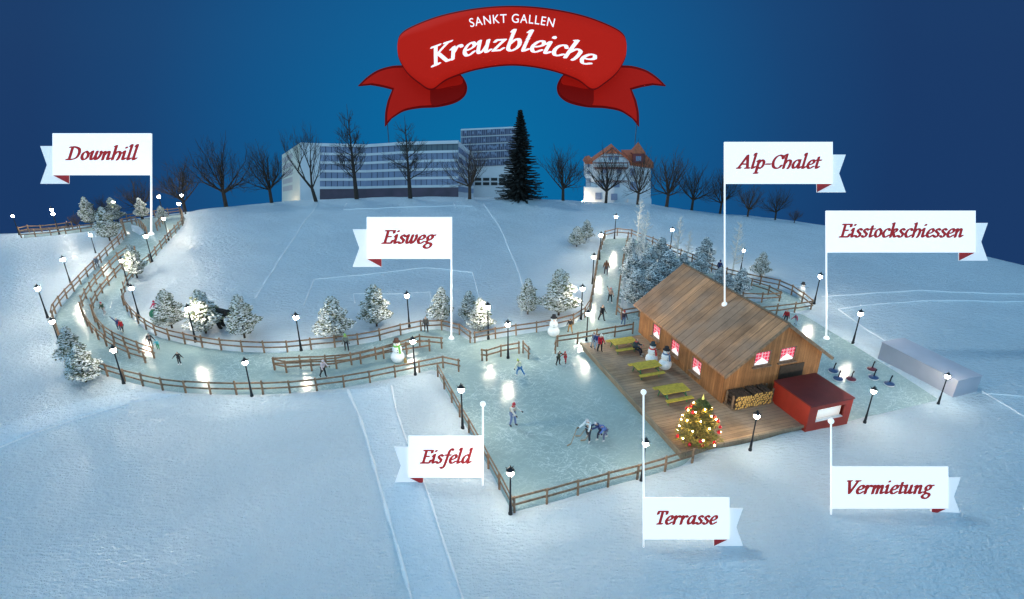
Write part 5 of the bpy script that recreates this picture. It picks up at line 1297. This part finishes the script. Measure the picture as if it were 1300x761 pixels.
def tower_block():
    D = 116.0; base = atd(620, 258, D); t = thing('office_tower', 'dark glazed office tower behind the long office block', 'office tower', base)
    Wp = lambda u, v, k=0.0: atd(u, v, D)-base+Vector((0,-k,0))
    u0, u1 = 585, 657; tl = lambda u: 164-(u-u0)*.045
    m = MB(); m.prism([Wp(u0, 262), Wp(u1, 262), Wp(u1, tl(u1)), Wp(u0, tl(u0))], (0,8,-1.7)); o = m.build('wall', M['bwhite'], t); fix_normals(o)
    rows = [(.025,.115),(.135,.235),(.255,.355),(.375,.475),(.495,.595)]
    rnd = random.Random(2)
    for (a, b) in rows:
        f = lambda u, q: tl(u)+(245-164)*q*1.0
        m = MB(); m.prism([Wp(u0+.8, f(u0, b), .0), Wp(u1, f(u1, b), .0), Wp(u1, f(u1, a), .0), Wp(u0+.8, f(u0, a), .0)], (0,-.12,0)); pn = m
        mm = MB()
        for k in range(1, 30):
            u = u0+(u1-u0)*k/30
            mm.bar(Wp(u, f(u, a), .16), Wp(u, f(u, b), .16), .16 if k % 2 else .09, .1)
        for k in range(30):
            if rnd.random() < .45:
                ua, ub = u0+(u1-u0)*(k+.15)/30, u0+(u1-u0)*(k+.85)/30; y = a+(b-a)*rnd.uniform(0,.4)
                pn.prism([Wp(ua, f(ua, y+.04), .125), Wp(ub, f(ub, y+.04), .125), Wp(ub, f(ub, y), .125), Wp(ua, f(ua, y), .125)], (0,-.03,0), 1)
        gl = m.build('window_band', [M['bglass_dark'], M['bglass']], t); fix_normals(gl)
        mm.build('mullions', plain('pale_mullion', (.16,.18,.27), .5, .1, 1), gl)
    for r in range(2):
        for k in range(5):
            ua = 603+k*10.2; va = 226+r*5.6
            m = MB(); m.prism([Wp(ua, va+3.6), Wp(ua+8, va+3.6), Wp(ua+8, va), Wp(ua, va)], (0,-.1,0)); o = m.build('window', M['coal'], t); fix_normals(o)
tower_block()
def red_house():
    D = 100.0; base = atd(785, 266, D); s = D/FPX
    t = thing('red_roofed_house', 'white villa with red tiled gable roof and small corner tower', 'house', base)
    Wp = lambda u, v, k=0.0: atd(u, v, D)-base+Vector((0,-k,0))
    def pl(pts, dy, nm, mat, k=0, par=None):
        m = MB(); m.prism([Wp(u, v, k) for u, v in pts], (0,dy,0)); o = m.build(nm, mat, par or t); fix_normals(o); return o
    pl([(750,270),(826,270),(826,210),(750,208)], 7, 'wall', M['bwhite'])
    pl([(741,270),(779,270),(779,237),(741,237)], .6, 'wall', M['bwhite'], .62)
    pl([(743.5,226),(750,226),(750,206.5),(743.5,206.5)], 3, 'bay', M['bwhite'], .3)
    pl([(797,270),(826,270),(826,252),(797,252)], .5, 'wall', M['bwhite'], .52)
    # main gable
    pl([(750,209.5),(799,209.5),(798,203.5),(777,187.5),(753,204)], 1.8, 'gable', M['bwhite'], .3)
    m = MB()
    for (a, b) in (((748,206.5),(777.3,186.2)),((801,206.5),(776.7,186.2))):
        p, q = Wp(*a, .8), Wp(*b, .8); m.prism([p, q, q+Vector((0,0,.28)), p+Vector((0,0,.22))], (0,2.2,0))
    o = m.build('roof', M['tile'], t); fix_normals(o)
    pl([(768,194.5),(786.5,194.5),(777.2,187.8)], .3, 'gable_tiles', M['tile'], .62)
    pl([(742.5,207.5),(752,207.5),(751,201.5),(745.5,203)], 4, 'bay_roof', M['tile'], .6)
    pl([(797,209.5),(829.5,214),(829,206),(820,196.5),(796,197)], 6, 'side_roof', M['tile'], .15)
    tb = pl([(802.5,205.5),(817.5,205.5),(817.5,194),(802.5,194)], 2.2, 'tower', M['tower'], .9)
    pl([(806,203.5),(812.5,203.5),(812.5,197.5),(806,197.5)], .06, 'window', M['bglass'], .97, tb)
    ap = Wp(810.5, 180.5, -.2); c = [Wp(801.5,194,1.0), Wp(818.5,194,1.0), Wp(818.5,194,1.0)+Vector((0,2.4,0)), Wp(801.5,194,1.0)+Vector((0,2.4,0))]
    m = MB(); m.add(c+[ap], [(0,1,4),(1,2,4),(2,3,4),(3,0,4),(3,2,1,0)]); m.build('spire_roof', M['tile'], tb)
    m = MB(); m.tube(ap, ap+Vector((0,0,.6)), .03, .02, 5); m.build('finial', M['iron'], tb)
    for (u, v, w, h, k) in ((760,229.5,7,8,.06),(779,230,7.5,8,.06),(755,244,8,8.5,.67),(775,245,8,8,.67),(764,213.5,6,6.5,.06),(783,213.5,6,6.5,.06),(772,197.5,5,5,.36),(780,197.5,5,5,.36),(800,214,6,9,.06),(800,231,9,10,.06),(745.2,208.5,3.5,3.5,.33),(745.2,217,3.5,3.5,.33)):
        wd = pl([(u,v+h),(u+w,v+h),(u+w,v),(u,v)], -.05, 'window', M['bglass'], k)
    m = MB()
    for v in (206.5, 209, 212.6, 221):
        p, q = Wp(753, v, .42), Wp(797, v, .42)
        if v in (206.5, 212.6): m.bar(p, q, .08, .16)
    for u in range(756, 797, 5): m.bar(Wp(u, 206.5, .40), Wp(u, 212.6, .40), .06, .07)
    m.bar(Wp(762,198.8,.40), Wp(792,198.8,.40), .07, .1)
    for u in (769,777,785): m.bar(Wp(u,194.8,.40), Wp(u,206,.40), .06, .08)
    m.build('half_timbering', M['timber'], t)
    m = MB()
    for v in (212, 227.5):
        p, q = Wp(755, v+2, .35), Wp(796, v+2, .35); m.bar(p, q, .30, .10)
    for u in range(756, 797, 2): m.bar(Wp(u, 214, .47), Wp(u, 211, .47), .05, .05)
    m.build('balcony', M['timber'], t)
red_house()
# warm floodlights that light the office end wall and the house base (lit in the photo)
def flood(label, P):
    P.z = float(hbase(P.x, P.y)); t = thing('floodlight', label, 'floodlight', P, 0, 'small floodlights on the hill')
    m = MB(); m.tube((0,0,-.2), (0,0,.25), .05, .05, 6); m.box((0,0,.3), (.35,.25,.1)); m.build('housing', M['iron'], t)
    m = MB(); m.ball((0,0,.47), .12, 8, 6); m.build('bulb', M['floodbulb'], t, True)
flood('small ground floodlight warming the left end of the office block', atd(362, 256, 103.2))
flood('small ground floodlight at the foot of the red roofed house', atd(739, 258, 98))
# ------------------------------------------------------------------ camera, world, sun
cam = bpy.data.cameras.new('camera'); co = bpy.data.objects.new('camera', cam); COL.objects.link(co)
co.location = CAM; co.rotation_euler = (PI/2-PITCH, 0, 0); cam.sensor_width = 36; cam.lens = FPX/1300*36; cam.clip_end = 2000; cam.clip_start = .1
sc.camera = co
SUN_TRAVEL = Vector((.50,-.52,-.69)).normalized()
sun = bpy.data.lights.new('sun', 'SUN'); so = bpy.data.objects.new('sun', sun); COL.objects.link(so)
sun.energy = 1.05; sun.angle = R_(6); sun.color = (.70,.91,1.0)
so.rotation_euler = SUN_TRAVEL.to_track_quat('-Z', 'Y').to_euler(); so.location = (0,0,60)
w = bpy.data.worlds.new('World'); sc.world = w; w.use_nodes = True
nt = w.node_tree; bg = nt.nodes['Background']
sky = node(nt, 'ShaderNodeTexSky'); sky.sky_type = 'NISHITA'; sky.sun_disc = False
sd_ = -SUN_TRAVEL; sky.sun_elevation = math.asin(sd_.z); sky.sun_rotation = math.atan2(sd_.x, sd_.y)
tc = node(nt, 'ShaderNodeTexCoord')
cdir = ray(610, 215).normalized()
dp = node(nt, 'ShaderNodeVectorMath', operation='DOT_PRODUCT'); L(nt, tc.outputs['Generated'], dp.inputs[0]); dp.inputs[1].default_value = cdir
ang = math_(nt, 'DIVIDE', math_(nt, 'ARCCOSINE', dp.outputs['Value']), PI)
colr = ramp(nt, ang, [(0, (.002,.158,.37)), (.06, (.003,.125,.325)), (.12, (.006,.085,.245)), (.16, (.009,.058,.18)), (.20, (.010,.042,.140)), (.30, (.012,.042,.135)), (.42, (.070,.21,.39)), (.58, (.150,.40,.68)), (.75, (.43,.84,1.18))])
sk = mixrgb(nt, 1.0, colr, mixrgb(nt, 1.0, sky.outputs[0], (.0002,.0006,.0009), 'MULTIPLY'), 'ADD')
L(nt, mixrgb(nt, 1.0, sk, (10,10,10), 'MULTIPLY'), bg.inputs[0]); bg.inputs[1].default_value = .1
sc.view_settings.view_transform = 'Standard'; sc.view_settings.look = 'None'; sc.view_settings.exposure = 0; sc.view_settings.gamma = 1
sc.view_settings.use_curve_mapping = False
